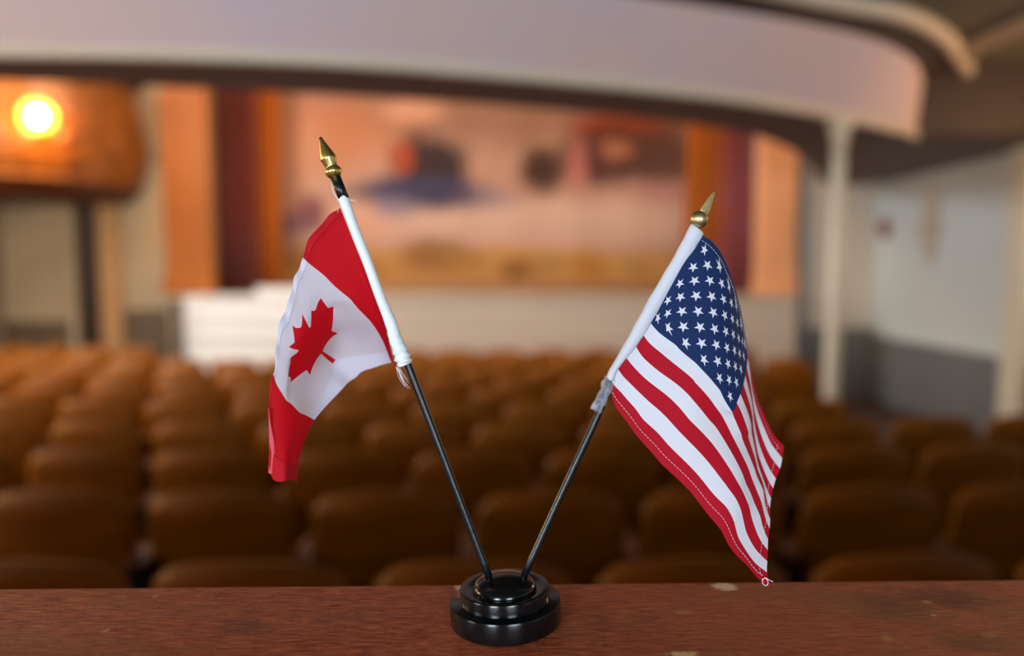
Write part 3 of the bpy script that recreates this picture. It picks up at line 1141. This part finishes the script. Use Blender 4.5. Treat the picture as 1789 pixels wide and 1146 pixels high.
# ================================================================== FLAG STAND
D0 = .416
bc = at_z(884, 1083, RZ)
U = .063 / 194.0          # metres per pixel at the stand
fs = empty('flag_stand', (bc.x, bc.y, RZ), 'round black plastic stepped stand holding the two small flags', 'flag stand')


def lathe_part(name, prof, material, seg=96):
    v, f = lathe_data(prof, seg, (bc.x, bc.y, RZ + .0006), (-.045, 0, 1), cap=True)
    o = from_data(name, v, f, material, fs)
    for p in o.data.polygons:
        p.use_smooth = len(p.vertices) == 4
    o.data.set_sharp_from_angle(angle=math.radians(38))
    return o


R1, R2, R3 = .0314, .0252, .0178
H1, H2, H3 = .0120, .0193, .0270
lathe_part('lower_disc', [(R1 - .0008, 0), (R1 - .0002, .0002), (R1, .0008), (R1, H1 - .0007), (R1 - .0002, H1 - .0002), (R1 - .0007, H1), (R2 + .0012, H1), (R2 + .0004, H1 + .0005)], M['black_plastic'])
lathe_part('upper_disc', [(R2, H1 - .001), (R2, H2 - .0007), (R2 - .0002, H2 - .0002), (R2 - .0007, H2), (R3 + .001, H2 - .0006), (R3, H2 - .001)], M['black_plastic'])
dome = [(R3, H2 - .0012)]
for k in range(1, 11):
    a = math.pi / 2 * k / 10
    dome.append((R3 * math.cos(a) + .0002, H2 - .0008 + (H3 - H2) * math.sin(a)))
lathe_part('dome', dome, M['black_plastic'])

# stick axes, in the vertical plane through the stand
def on_flag(px, py, dd=0.0):
    return at_d(px, py, D0 + dd)


axL0, axL1 = on_flag(857.5, 1016), on_flag(562, 240)
# two moulded sockets in the dome
for (x, y) in ((856, 1011), (912, 1014)):
    p = on_flag(x, y, .0)
    d = (on_flag(562, 240) - p).normalized() if x < 884 else (on_flag(1043.5, 727) - p).normalized()
    v, f = lathe_data([(.0034, -.006), (.0034, .0006), (.0030, .0012), (.0026, .0010)], 24, p, d)
    from_data('socket', v, f, M['black_plastic'], fs, smooth=True)
for (x, y, w) in ((846, 1051, 10), (916, 1046, 12)):
    # small moulded notches at the front of the dome
    p = on_flag(x, y, -.0165)
    v, f = box_data(p.x - .0016, p.x + .0016, p.y - .0012, p.y + .003, RZ + H2 - .001, RZ + H2 + .0014)
    from_data('notch', v, f, M['black_plastic'], fs)


# ================================================================== FLAG CLOTH SURFACES
class Surf:
    """smooth cloth sheet: (u along the fly, v down the hoist) -> point in space, from measured marks"""

    def __init__(self, marks, depths, R, lam=2e-5, wob=None):
        self.R = R
        self.wob = wob
        self.A = self.fit([(u, v, (x, y)) for u, v, x, y in marks], lam)
        self.B = self.fit([(u, v, (d,)) for u, v, d in depths], 1e-4)

    def fit(self, data, lam):
        P = np.array([(u * self.R, v) for u, v, _ in data])
        Y = np.array([list(d) for _, _, d in data])
        K = self.kern(P, P) + lam * np.eye(len(P))
        Q = np.hstack([np.ones((len(P), 1)), P])
        A = np.vstack([np.hstack([K, Q]), np.hstack([Q.T, np.zeros((3, 3))])])
        S = np.linalg.solve(A, np.vstack([Y, np.zeros((3, Y.shape[1]))]))
        return P, S

    @staticmethod
    def kern(a, b_):
        r2 = ((a[:, None, :] - b_[None, :, :]) ** 2).sum(-1)
        return np.where(r2 > 1e-14, r2 * np.log(np.maximum(r2, 1e-14)) * .5, 0)

    def ev(self, FIT, uv):
        P, S = FIT
        X = np.array([(u * self.R, v) for u, v in uv])
        return np.hstack([self.kern(X, P), np.ones((len(X), 1)), X]) @ S

    def pts(self, uv, off=0.0):
        uv = list(uv)
        xy = self.ev(self.A, uv)
        dd = self.ev(self.B, uv)[:, 0]
        res = []
        for (u, v), (x, y), d in zip(uv, xy, dd):
            if self.wob:
                wx, wy, wd = self.wob(u, v)
                x, y, d = x + wx, y + wy, d + wd
            res.append(on_flag(x, y, d - off))
        return res

    def normals(self, uv):
        e = 2e-3
        a = self.pts([(u + e, v) for u, v in uv])
        b_ = self.pts([(u - e, v) for u, v in uv])
        c = self.pts([(u, v + e) for u, v in uv])
        d = self.pts([(u, v - e) for u, v in uv])
        out_ = []
        for p, q, r, s in zip(a, b_, c, d):
            n = (p - q).cross(r - s).normalized()
            if n.y > 0:
                n = -n
            out_.append(n)
        return out_


def region_meshes(surf, polys, nu, nv):
    """constrained triangulation of the printed outlines; polys = [(key, [(u,v)...], priority)]
    -> {key: (uv list, triangles)}"""
    R = surf.R
    verts, edges, faces = [], [], []
    for key, poly, pr in polys:
        idx = []
        if sum(p[0] * q[1] - q[0] * p[1] for p, q in zip(poly, poly[1:] + poly[:1])) < 0:
            poly = poly[::-1]
        for i, p in enumerate(poly):
            q = poly[(i + 1) % len(poly)]
            ln = math.hypot((q[0] - p[0]) * R, q[1] - p[1])
            n = max(1, int(ln / .035))
            for k in range(n):
                t = k / n
                idx.append(len(verts))
                verts.append(Vector(((p[0] + (q[0] - p[0]) * t) * R, p[1] + (q[1] - p[1]) * t)))
        faces.append(idx)
    for i in range(nu + 1):
        for j in range(nv + 1):
            verts.append(Vector((i / nu * R * .9998 + .0001, j / nv * .9998 + .0001)))
    ov, oe, of, _, _, of_orig = delaunay_2d_cdt(verts, edges, faces, 0, 1e-5)
    uv = [(p.x / R, p.y) for p in ov]
    res = {}
    for tri, orig in zip(of, of_orig):
        best = None
        for k in orig:
            if best is None or polys[k][2] > polys[best][2]:
                best = k
        if best is None:
            continue
        for k in range(1, len(tri) - 1):
            res.setdefault(polys[best][0], []).append((tri[0], tri[k], tri[k + 1]))
    return uv, res


def cloth_object(name, uv, pts3, nrm, tris, material, parent):
    used = sorted({i for t in tris for i in t})
    mp_ = {i: k for k, i in enumerate(used)}
    vs_, fs_ = [pts3[i] for i in used], []
    for t in tris:
        a, b_, c = (pts3[i] for i in t)
        n = (b_ - a).cross(c - a)
        t2 = t if n.dot(nrm[t[0]]) >= 0 else (t[0], t[2], t[1])
        fs_.append(tuple(mp_[i] for i in t2))
    me = bpy.data.meshes.new(name)
    me.from_pydata([tuple(p) for p in vs_], [], fs_)
    me.materials.append(material)
    for p in me.polygons:
        p.use_smooth = True
    me.update()
    try:
        me.normals_split_custom_set_from_vertices([tuple(nrm[i]) for i in used])
    except Exception:
        pass
    return link(name, me, None, parent)


def strip(name, surf, path, width, material, parent, off=.0005):
    """doubled hem: a strip beside a path of (u,v); width = (du,dv)"""
    a = surf.pts(path, off)
    b_ = surf.pts([(u + width[0], v + width[1]) for u, v in path], off)
    c = surf.pts([(u + width[0], v + width[1]) for u, v in path], -.0001)
    d = surf.pts(path, -.0001)
    v, f = loft([a, b_, c, d], closed=True)
    return from_data(name, v, f, material, parent, smooth=False)


def stitches(name, surf, path, parent, r=.00016, duty=.72, material=None):
    pts_ = surf.pts(path, .0006)
    parts = []
    # resample to stitch length
    step = .0021
    segs = []
    acc = [pts_[0]]
    dist = [0]
    for p in pts_[1:]:
        dist.append(dist[-1] + (p - acc[-1]).length)
        acc.append(p)
    tot = dist[-1]

    def at(s):
        for k in range(1, len(acc)):
            if dist[k] >= s:
                t = (s - dist[k - 1]) / max(1e-9, dist[k] - dist[k - 1])
                return acc[k - 1].lerp(acc[k], t)
        return acc[-1]
    n = int(tot / step)
    for k in range(n):
        a, b_ = at(k * step), at((k + duty) * step)
        parts.append(tube_data([a, a.lerp(b_, .5) + Vector((0, -.00008, 0)), b_], [r * .7, r, r * .7], 5))
    V, FF = merge(parts)
    o = from_data(name, V, FF, material or M['thread'], parent, smooth=True)
    o['kind'] = 'stuff'
    return o


def lerp_path(u0, v0, u1, v1, n=60):
    return [(u0 + (u1 - u0) * k / n, v0 + (v1 - v0) * k / n) for k in range(n + 1)]


def arc_marks(line, u0, u1, v):
    """measured polyline of one printed line -> marks with u by arc length"""
    d = [0]
    for p, q in zip(line, line[1:]):
        d.append(d[-1] + math.hypot(q[0] - p[0], q[1] - p[1]))
    return [(u0 + (u1 - u0) * s / d[-1], v, x, y) for s, (x, y) in zip(d, line)]


# ------------------------------------------------------------------ maple-leaf flag
RC = 1.9
mk = []
mk += [(0, 0, 593, 363), (.09, 0, 570, 381), (.15, 0, 548, 407), (.205, 0, 533, 430), (.25, 0, 530, 450),
       (.33, 0, 519, 474), (.42, 0, 509, 506), (.53, 0, 493, 551), (.62, 0, 483, 593), (.69, 0, 481, 628), (.75, 0, 477.5, 654),
       (.80, 0, 471.5, 680), (.85, 0, 469, 712), (.91, 0, 471, 755), (.975, 0, 471, 815), (1, 0, 476, 836)]
mk += [(0, 1, 689, 637), (.12, 1, 687.5, 636.5), (.25, 1, 684.4, 633.5), (.4, 1, 650, 643.5), (.5, 1, 622, 659.5), (.6, 1, 598, 680), (.75, 1, 549.5, 734),
       (.83, 1, 533, 769), (.92, 1, 521, 808), (1, 1, 520, 841)]
mk += [(.25, .2, 566, 481), (.25, .45, 612.5, 523), (.25, .65, 646, 560), (.25, .83, 669, 596)]
mk += [(0, .17, 610, 403), (0, .37, 631, 456), (0, .6, 655.5, 519), (0, .8, 674, 573)]
mk += [(.75, .14, 483, 671), (.75, .38, 500, 699.5), (.75, .62, 520, 717.5)]
mk += [(1, .5, 498, 840)]
for X_, Y_, zx, zy in [(4800, 400, 258, 435), (4050, 890, 371, 308), (5550, 890, 222, 672), (4160, 1985, 463, 442), (3720, 1545, 470, 275),
                       (3000, 1715, 577, 132), (3170, 2320, 660, 240), (2940, 2465, 718, 225), (3890, 3270, 700, 497), (3785, 3620, 765, 525),
                       (4720, 3530, 603, 715), (4710, 4430, 742, 818), (4890, 4430, 708, 862), (4880, 3530, 575, 760), (5815, 3620, 457, 985),
                       (5710, 3270, 418, 937), (6660, 2465, 240, 1072), (6430, 2320, 240, 1020), (6600, 1715, 213, 1000), (6010, 1810, 237, 855),
                       (5880, 1545, 238, 800), (5440, 1985, 318, 732)]:
    mk.append((X_ / 9600, Y_ / 4800, 470 + zx / 6.364, 500 + zy / 6.364))
dpC = [(0, 0, 0), (0, .5, 0), (0, 1, .0), (.12, 0, -.002), (.25, 0, -.002), (.5, 0, -.006), (.75, 0, -.010), (1, 0, -.014),
       (.12, .5, .006), (.25, .5, .004), (.5, .5, 0.0), (.75, .5, -.006), (1, .5, -.016),
       (.06, 1, .012), (.12, 1, .022), (.25, 1, .032), (.4, 1, .034), (.5, 1, .030), (.75, 1, .012), (1, 1, -.006)]


def wobC(u, v):
    k = math.exp(-v / .05)
    kb = math.exp(-(1 - v) / .06)
    s = math.sin(u * 62 + .8)
    return (1.3 * k * s, .3 * k * s, .0009 * k * math.cos(u * 62) + .0005 * kb * math.sin(u * 40))


SC = Surf(mk, dpC, RC, 4e-6, wobC)
half = [(4890, 4430), (4845, 3567), (4870, 3500), (4956, 3469), (5815, 3620), (5699, 3300), (5719, 3227), (6660, 2465), (6448, 2366), (6414, 2287), (6600, 1715),
        (6058, 1830), (5985, 1792), (5880, 1545), (5457, 1999), (5390, 2005), (5346, 1942), (5550, 890), (5223, 1079), (5132, 1052), (4800, 400)]
leaf = half + [(9600 - x, y) for x, y in half[-2::-1]]
leaf = [(x / 9600, y / 4800) for x, y in leaf]
polysC = [('white', [(0, 0), (1, 0), (1, 1), (0, 1)], 0), ('bar0', [(0, 0), (.25, 0), (.25, 1), (0, 1)], 1),
          ('bar1', [(.75, 0), (1, 0), (1, 1), (.75, 1)], 1), ('leaf', leaf, 2)]
uvC, regC = region_meshes(SC, polysC, 64, 40)
p3, n3 = SC.pts(uvC), SC.normals(uvC)

fl = empty('desk_flag', tuple(on_flag(857.5, 1016)), 'small red and white maple-leaf flag drooping from the left stick', 'flag', 'two small desk flags')
clo = cloth_object('flag_cloth', uvC, p3, n3, regC['white'], M['flag_white_l'], fl)
tag(clo, 'drooping white polyester cloth')
cloth_object('red_bar', uvC, p3, n3, regC['bar0'], M['flag_red_l'], clo)
cloth_object('red_bar', uvC, p3, n3, regC['bar1'], M['flag_red_l'], clo)
tag(cloth_object('maple_leaf', uvC, p3, n3, regC['leaf'], M['flag_red_l'], clo), 'red maple leaf')
strip('hem', SC, lerp_path(0.0, .045, .25, .045, 24), (0, -.045), M['flag_red_hem'], clo)
strip('hem', SC, lerp_path(.25, .045, .75, .045, 50), (0, -.045), M['flag_white_hem'], clo, .0003)
strip('hem', SC, lerp_path(.26, .93, .75, .93, 50), (0, .068), M['flag_white_hem'], clo, .0003)
strip('hem', SC, lerp_path(.75, .045, .96, .045, 24), (0, -.045), M['flag_red_hem'], clo, .0003)
strip('hem', SC, lerp_path(.75, .955, 1, .955, 24), (0, .045), M['flag_red_hem'], clo, .0003)
strip('hem', SC, lerp_path(.94, .03, .94, 1, 20), (.06, 0), M['flag_red_hem'], clo)
stitches('stitching', SC, lerp_path(.02, .06, .25, .06), clo, .00008, .6, M['flag_red_hem'])
stitches('stitching', SC, lerp_path(.25, .05, .75, .05), clo, .00012, .6)
# the curled-over fly edge showing the pale reverse of the cloth
cp_ = [(469.2, 712), (470.3, 740), (471, 770), (470.8, 800), (469.5, 826)]
ci_ = [(470.2, 716), (473.5, 742), (479.5, 772), (480, 795), (476, 830)]
a_ = [on_flag(x - .8, y, -.0115 - .0006) for x, y in cp_]
b2 = [on_flag((x + x2) / 2, (y + y2) / 2, -.0145) for (x, y), (x2, y2) in zip(cp_, ci_)]
c_ = [on_flag(x, y, -.0138) for x, y in ci_]
rows_ = [catmull(a_, 16), catmull(b2, 16), catmull(c_, 16)]
V, FF = loft([rows_[0], rows_[1], rows_[2], [p + Vector((0, .0004, 0)) for p in rows_[2]], [p + Vector((0, .0004, 0)) for p in rows_[1]],
              [p + Vector((0, .0004, 0)) for p in rows_[0]]], closed=True)
tag(from_data('curled_edge', V, FF, M['flag_pink'], clo, smooth=True), 'pale pink reverse of the cloth')

# stick
v, f = tube_data(catmull([on_flag(x, y, .0003) for x, y in ((857.5, 1016), (785, 826), (715.5, 644), (683, 566), (662, 515), (641, 457), (620, 402), (600, 348))], 40), .0022, 20)
from_data('stick', v, f, M['pole_black'], fl, smooth=True)
axd = (axL1 - axL0).normalized()
# finial: black tip, gold faceted spear, waist, ball collar
fb0 = on_flag(585.5, 308)
sock = on_flag(592, 325)
v, f = tube_data([on_flag(586, 310), on_flag(603, 352)], .0030, 20)
from_data('finial_socket', v, f, M['pole_black'], fl, smooth=True)
Lf = (axL1 - fb0).length
fin = [(.0022, -.001), (.0036, .0002), (.0046, .0018), (.0048, .0032), (.0042, .0046), (.0036, .0052), (.0034, .0056), (.0035, .0060),
       (.0040, .0090), (.0046, .0104), (.0046, .0110), (.0038, .0138), (.0028, .0170), (.0018, .0200), (.0010, Lf - .0008), (.0006, Lf - .0002)]
v, f = lathe_data(fin, 24, fb0, axd)
from_data('finial', v, f, M['gold'], fl, smooth=True)
v, f = lathe_data([(.0010, Lf - .0014), (.0011, Lf - .0006), (.0007, Lf + .0002), (.0002, Lf + .0005)], 16, fb0, axd)
from_data('finial_tip', v, f, M['pole_black'], fl, smooth=True)
# white satin sleeve round the stick
cl_ = [(597, 346), (602.5, 354), (620, 402), (641, 455), (664, 518), (683, 565), (690, 590), (697, 607), (703, 624), (708.5, 638)]
wl_ = [9, 9.5, 9.0, 9.0, 9.2, 10.5, 11.6, 12.5, 14, 12.5]
cen = catmull([on_flag(x, y, -.0005) for x, y in cl_], 90)
wid = [p.x for p in catmull([Vector((w_, 0, 0)) for w_ in wl_], 90)]
rad = []
for k, w_ in enumerate(wid):
    t = k / 89
    wr = .0 if t < .45 else (t - .45) / .55
    rad.append((w_ * (1 + .08 * wr * math.sin(k * 1.05) + .04 * wr * math.sin(k * 2.3 + 1) + .012 * math.sin(k * .55))) * U * .98)
V, FF = tube_data(cen, rad, 28)
# twisted wrinkles
for i, p in enumerate(V):
    k, th = divmod(i, 28)
    t = k / 89
    if t > .5:
        d = (p - cen[k])
        p += d * .10 * ((t - .5) / .5) * math.sin(th / 28 * 2 * math.pi * 2 + k * .8)
V2 = list(V)
from_data('sleeve', V2, FF, M['satin'], fl, smooth=True)
# frayed threads below and above the sleeve
random.seed(11)
for (x0, y0, x1, y1, n, sp_) in ((694, 641, 712, 676, 7, 5), (699, 643, 708, 665, 5, 6), (594, 352, 580, 322, 3, 2), (606, 345, 620, 352, 3, 4), (590, 372, 600, 346, 1, 1)):
    for k in range(n):
        a = on_flag(x0 + random.uniform(-sp_, sp_) * .6, y0, -.003)
        b_ = on_flag(x1 + random.uniform(-sp_, sp_), y1 + random.uniform(-6, 4), -.003 + random.uniform(-.001, .002))
        mid = a.lerp(b_, .5) + Vector((random.uniform(-.0012, .0004), 0, -.0006))
        v, f = tube_data(catmull([a, mid, b_], 9), .00009, 5)
        from_data('frayed_thread', v, f, M['thread'], fl, smooth=True)

# ------------------------------------------------------------------ stars-and-stripes flag
RU = 1.75


def z3(x, y):
    return 1040 + x / 3.1833, 320 + y / 3.1833


mk = []
stars_px = {1: [(607, 372), (693, 465), (745, 577), (785, 682), (812, 787), (831, 893)],
            2: [(624, 455), (703, 556), (757, 664), (790, 775), (818, 880)],
            3: [(545, 468), (638, 541), (714, 645), (763, 754), (798, 862), (826, 962)],
            4: [(552, 542), (648, 630), (721, 735), (768, 841), (803, 948)],
            5: [(470, 558), (561, 626), (657, 718), (727, 824), (775, 930), (810, 1034)],
            6: [(473, 632), (572, 712), (664, 811), (733, 915), (780, 1019)],
            7: [(403, 653), (482, 712), (583, 800), (674, 899), (739, 1004), (785, 1107)],
            8: [(403, 724), (490, 798), (592, 890), (682, 990), (745, 1094)],
            9: [(347, 750), (403, 803), (500, 887), (602, 980), (690, 1083), (749, 1185)]}
star_uv = []
for r, row in stars_px.items():
    for k, (x, y) in enumerate(row):
        i = 2 * k + (1 if r % 2 else 2)
        u, v_ = .4 * i / 12, 7 / 13 * r / 10
        star_uv.append((u, v_))
        mk.append((u, v_) + z3(x, y))
hoist = {0: (1225.3, 409.5), 2: (1199, 453), 4: (1172.5, 496), 7: (1133.6, 560.3), 8: (1121.2, 580.6), 9: (1108.9, 600.5), 10: (1090.6, 619.3), 11: (1075.8, 638), 12: (1067.9, 666.5), 13: (1068.8, 692)}
for k, (x, y) in hoist.items():
    mk.append((0, k / 13, x, y))
fly = [(1370, 779.7), (1366.6, 800.4), (1362.8, 818.8), (1355.6, 836.5), (1351, 853), (1347, 870.3), (1345.3, 887.6), (1345.6, 906.4), (1344.7, 923.7), (1342, 942), (1341.6, 961.2), (1340.7, 980.4), (1340, 1000), (1345.6, 1027)]
for k, (x, y) in enumerate(fly):
    mk.append((1, k / 13, x, y))
ce = [(383, 290), (378, 370), (370, 470), (356, 550), (337, 640), (308, 735), (270, 825), (222, 912)]
for k, (x, y) in enumerate(ce):
    mk.append((.4, k / 13, 1240 + x / 5.733, 560 + y / 5.733))
mk += [(.07, 0, 1244, 422), (.14, 0, 1262, 446), (.2, 0, 1274, 472), (.27, 0, 1287, 514), (.33, 0, 1297, 555)]
# the run beyond the blue field, read at two heights
for k, x in zip((6, 5, 4, 3, 2, 1, 0), (1307.2, 1314.1, 1318, 1322.3, 1329.8, 1340.3, 1352)):
    ya, yb = 560 + ce[k][1] / 5.733, fly[k][1]
    mk.append((.4 + .6 * (760 - ya) / (yb - ya), k / 13, x, 760))
for k, x in zip((6, 5, 4, 3), (1323.6, 1327.4, 1334, 1344.7)):
    ya, yb = 560 + ce[k][1] / 5.733, fly[k][1]
    mk.append((.4 + .6 * (820 - ya) / (yb - ya), k / 13, x, 820))
mk += [(.52, 0, 1312, 650), (.66, 0, 1324, 697), (.8, 0, 1341, 737)]
mk += arc_marks([(1278.7, 719), (1295.8, 760), (1318.8, 820), (1333, 855), (1345.6, 906.4)], .4, 1, 7 / 13)[1:-1]
mk += arc_marks([(1133.6, 560.3), (1144.7, 574), (1179.6, 601.9), (1214.5, 633.3), (1240, 660), (1257.4, 681), (1278.7, 719)], 0, .4, 7 / 13)[1:-1]
l8 = [(1121.2, 580.6), (1130.7, 595), (1162.2, 622.8), (1214.5, 668.2), (1240, 696.5), (1261, 725.7), (1278.4, 760), (1308.2, 820), (1322.6, 858.4), (1334, 893), (1344.7, 923.7)]
l9 = [(1108.9, 600.5), (1123.8, 624.6), (1151.7, 649), (1204, 690.9), (1240, 734.5), (1293.8, 820), (1303.4, 845), (1316.8, 875.7), (1328.4, 902.6), (1334, 923.7), (1342, 942)]
l10 = [(1090.6, 619.3), (1109.8, 643.8), (1144.7, 675.2), (1204, 732.8), (1225, 753.7), (1275.5, 820), (1297.6, 858.4), (1309, 885.3), (1322.6, 931.4), (1330.3, 946.8), (1341.6, 961.2)]
l11 = [(1075.8, 638), (1090.6, 659.5), (1113.3, 682), (1148.2, 713.6), (1190, 757), (1247.7, 820), (1276.5, 858.4), (1295.7, 895), (1303.4, 927.6), (1316.8, 954.5), (1340.7, 980.4)]
l12 = [(1067.9, 666.5), (1085.4, 685.7), (1109.8, 713.6), (1123.8, 732.8), (1151.7, 759), (1240, 855.5), (1268.8, 885.3), (1282, 910), (1290, 939), (1303.4, 962), (1320.7, 985), (1340, 1000)]
l13 = [(1068.8, 692), (1075, 710), (1104, 750), (1154, 809), (1204, 857), (1240, 902.6), (1251.5, 916), (1270.7, 948.7), (1290, 973.7), (1305, 987), (1326, 1012), (1345.6, 1027)]
for k, ln in ((8, l8), (9, l9), (10, l10), (11, l11), (12, l12), (13, l13)):
    mk += arc_marks(ln, 0, 1, k / 13)[1:-1]
dpU = [(0, 0, 0), (0, .5, 0), (0, 1, 0), (.07, 0, .001), (.14, 0, .006), (.22, 0, .014), (.3, 0, .023), (.4, 0, .034), (.55, 0, .042), (.75, 0, .044), (1, 0, .040),
       (.2, .27, -.003), (.4, .27, .010), (.55, .27, .026), (.75, .27, .030), (1, .27, .028),
       (.2, .54, -.007), (.4, .54, -.004), (.6, .54, .008), (.8, .54, .014), (1, .54, .016),
       (.2, .8, -.005), (.4, .8, -.008), (.7, .8, -.004), (1, .8, .004), (.25, 1, -.002), (.5, 1, -.006), (.75, 1, -.008), (1, 1, -.006)]
SU = Surf(mk, dpU, RU, 1.5e-5)
polysU = []
for k in range(13):
    polysU.append(('stripe%d' % k, [(0, k / 13), (1, k / 13), (1, (k + 1) / 13), (0, (k + 1) / 13)], 0))
polysU.append(('canton', [(0, 0), (.4, 0), (.4, 7 / 13), (0, 7 / 13)], 1))
ro, ri = .0300, .0300 * .392
for k, (u, v_) in enumerate(star_uv):
    pts_ = []
    for q in range(10):
        a = -math.pi / 2 + q * math.pi / 5
        rr = ro if q % 2 == 0 else ri
        pts_.append((u + rr * math.cos(a) / RU, v_ + rr * math.sin(a)))
    polysU.append(('star%d' % k, pts_, 2))
uvU, regU = region_meshes(SU, polysU, 64, 39)
p3, n3 = SU.pts(uvU), SU.normals(uvU)
fr = empty('desk_flag', tuple(on_flag(911, 1016)), 'small stars-and-stripes flag hanging from the right stick', 'flag', 'two small desk flags')
white = [t for k in range(13) if k % 2 for t in regU['stripe%d' % k]]
clo = cloth_object('flag_cloth', uvU, p3, n3, white, M['flag_white'], fr)
tag(clo, 'white polyester cloth of the striped flag')
for k in range(0, 13, 2):
    cloth_object('red_stripe', uvU, p3, n3, regU['stripe%d' % k], M['flag_red'], clo)
tag(cloth_object('blue_field', uvU, p3, n3, regU['canton'], M['flag_blue'], clo), 'navy blue field')
for k in range(50):
    cloth_object('star', uvU, p3, n3, regU['star%d' % k], M['flag_white'], clo)
stitches('stitching', SU, lerp_path(.01, .968, .985, .962, 120), clo)
stitches('stitching', SU, lerp_path(.01, .022, .42, .03, 70), clo, .00013)
stitches('stitching', SU, lerp_path(.42, .03, .99, .04, 70), clo, .00009, .6, M['flag_white'])
stitches('stitching', SU, lerp_path(.962, .03, .962, .97, 70), clo, .00012)
stitches('stitching', SU, lerp_path(-.012, .62, -.012, .70, 20), clo, .00012)

# stick
pr = [on_flag(x, y, d) for x, y, d in ((911, 1016, 0), (977, 871, 0), (1043.5, 727, 0), (1061, 676, .001), (1072, 645, .002), (1103, 593, .002), (1141, 529, .002), (1188, 451, .002), (1216, 399, .001))]
v, f = tube_data(catmull(pr, 30), .0021, 20)
from_data('stick', v, f, M['pole_black'], fr, smooth=True)
axr = (on_flag(1247, 336) - on_flag(1220, 384)).normalized()
bc_ = on_flag(1221, 383.5)
sph = []
for k in range(1, 20):
    a = -math.pi / 2 + math.pi * k / 20
    sph.append((.0050 * math.cos(a), .0049 * math.sin(a)))
v, f = lathe_data(sph, 32, bc_, axr)
from_data('finial_ball', v, f, M['gold_satin'], fr, smooth=True)
# flat spear blade on the ball
sp0, tip = on_flag(1229.5, 372), on_flag(1248, 335)
ad = (tip - sp0).normalized()
sd = Vector((ad.z, 0, -ad.x)).normalized()
nb_ = ad.cross(sd).normalized()
Ls = (tip - sp0).length
V, FF = [], []
secs = [(0, .0022), (.12, .0027), (.5, .0019), (.85, .0010), (1.0, .0004)]
for t, w in secs:
    c = sp0 + ad * (t * Ls)
    th = .0013 * (1 - .7 * t)
    V += [c - sd * w, c + nb_ * th, c + sd * w, c - nb_ * th]
for i in range(len(secs) - 1):
    for k in range(4):
        k2 = (k + 1) % 4
        FF.append((i * 4 + k, i * 4 + k2, i * 4 + 4 + k2, i * 4 + 4 + k))
FF += [(0, 1, 2, 3), tuple(range(4 * len(secs) - 4, 4 * len(secs)))]
from_data('finial_spear', V, FF, M['gold_satin'], fr)
# flattened white header sleeve between stick and print
lft = [(1207, 391), (1178, 446), (1134, 521), (1096.5, 590), (1062, 651), (1061.5, 662)]
rgt = [(1229.5, 408.5), (1202, 457), (1152, 540), (1117, 598), (1082, 642), (1071.5, 665)]
nk = 40
cl3 = catmull([on_flag(x, y, -.0003) for x, y in lft], nk)
cr3 = catmull([on_flag(x, y, -.0003) for x, y in rgt], nk)
V, FF = [], []
SEG = 16
for k, (a, b_) in enumerate(zip(cl3, cr3)):
    mid = a.lerp(b_, .5)
    hw_ = (b_ - a) * .5
    pk = 1 + .03 * math.sin(k * 1.3)
    for q in range(SEG):
        th = 2 * math.pi * q / SEG
        ex = math.copysign(abs(math.cos(th)) ** .8, math.cos(th))
        V.append(mid + hw_ * ex * pk + Vector((0, .0034 * math.sin(th) * (1 - .4 * max(0, math.cos(th))), 0)))
for k in range(nk - 1):
    for q in range(SEG):
        q2 = (q + 1) % SEG
        FF.append((k * SEG + q, k * SEG + q2, (k + 1) * SEG + q2, (k + 1) * SEG + q))
FF += [tuple(range(SEG)), tuple((nk - 1) * SEG + q for q in range(SEG))]
from_data('sleeve', V, FF, M['flag_white'], fr, smooth=True)
# clear tape holding the sleeve to the stick
tpts = [on_flag(x, y) for x, y in ((1041, 718), (1050, 699), (1057, 684), (1063, 668), (1066, 658))]
tc_ = catmull(tpts, 24)
v, f = tube_data(tc_, [(.0034 + .0006 * math.sin(k * .5) * (k / 24)) for k in range(24)], 20)
for i, p in enumerate(v):
    k, th = divmod(i, 20)
    v[i] = p + (p - tc_[k]) * .10 * math.sin(th * .9 + k * .9)
from_data('clear_tape', v, f, M['tape'], fr, smooth=True)
# loose thread knot at the lowest corner
kn = [(1331, 1012), (1338, 1010), (1345, 1014), (1350, 1016), (1349.5, 1015)]
v, f = tube_data(catmull([on_flag(x, y, -.007) for x, y in kn], 24), .0002, 6)
from_data('loose_thread', v, f, M['thread'], fr, smooth=True)
kn = [(1333, 1011), (1332, 1018), (1337, 1023), (1341.5, 1020), (1341, 1014), (1336, 1009)]
v, f = tube_data(catmull([on_flag(x, y, -.007) for x, y in kn], 30), .0002, 6)
from_data('loose_thread', v, f, M['thread'], fr, smooth=True)
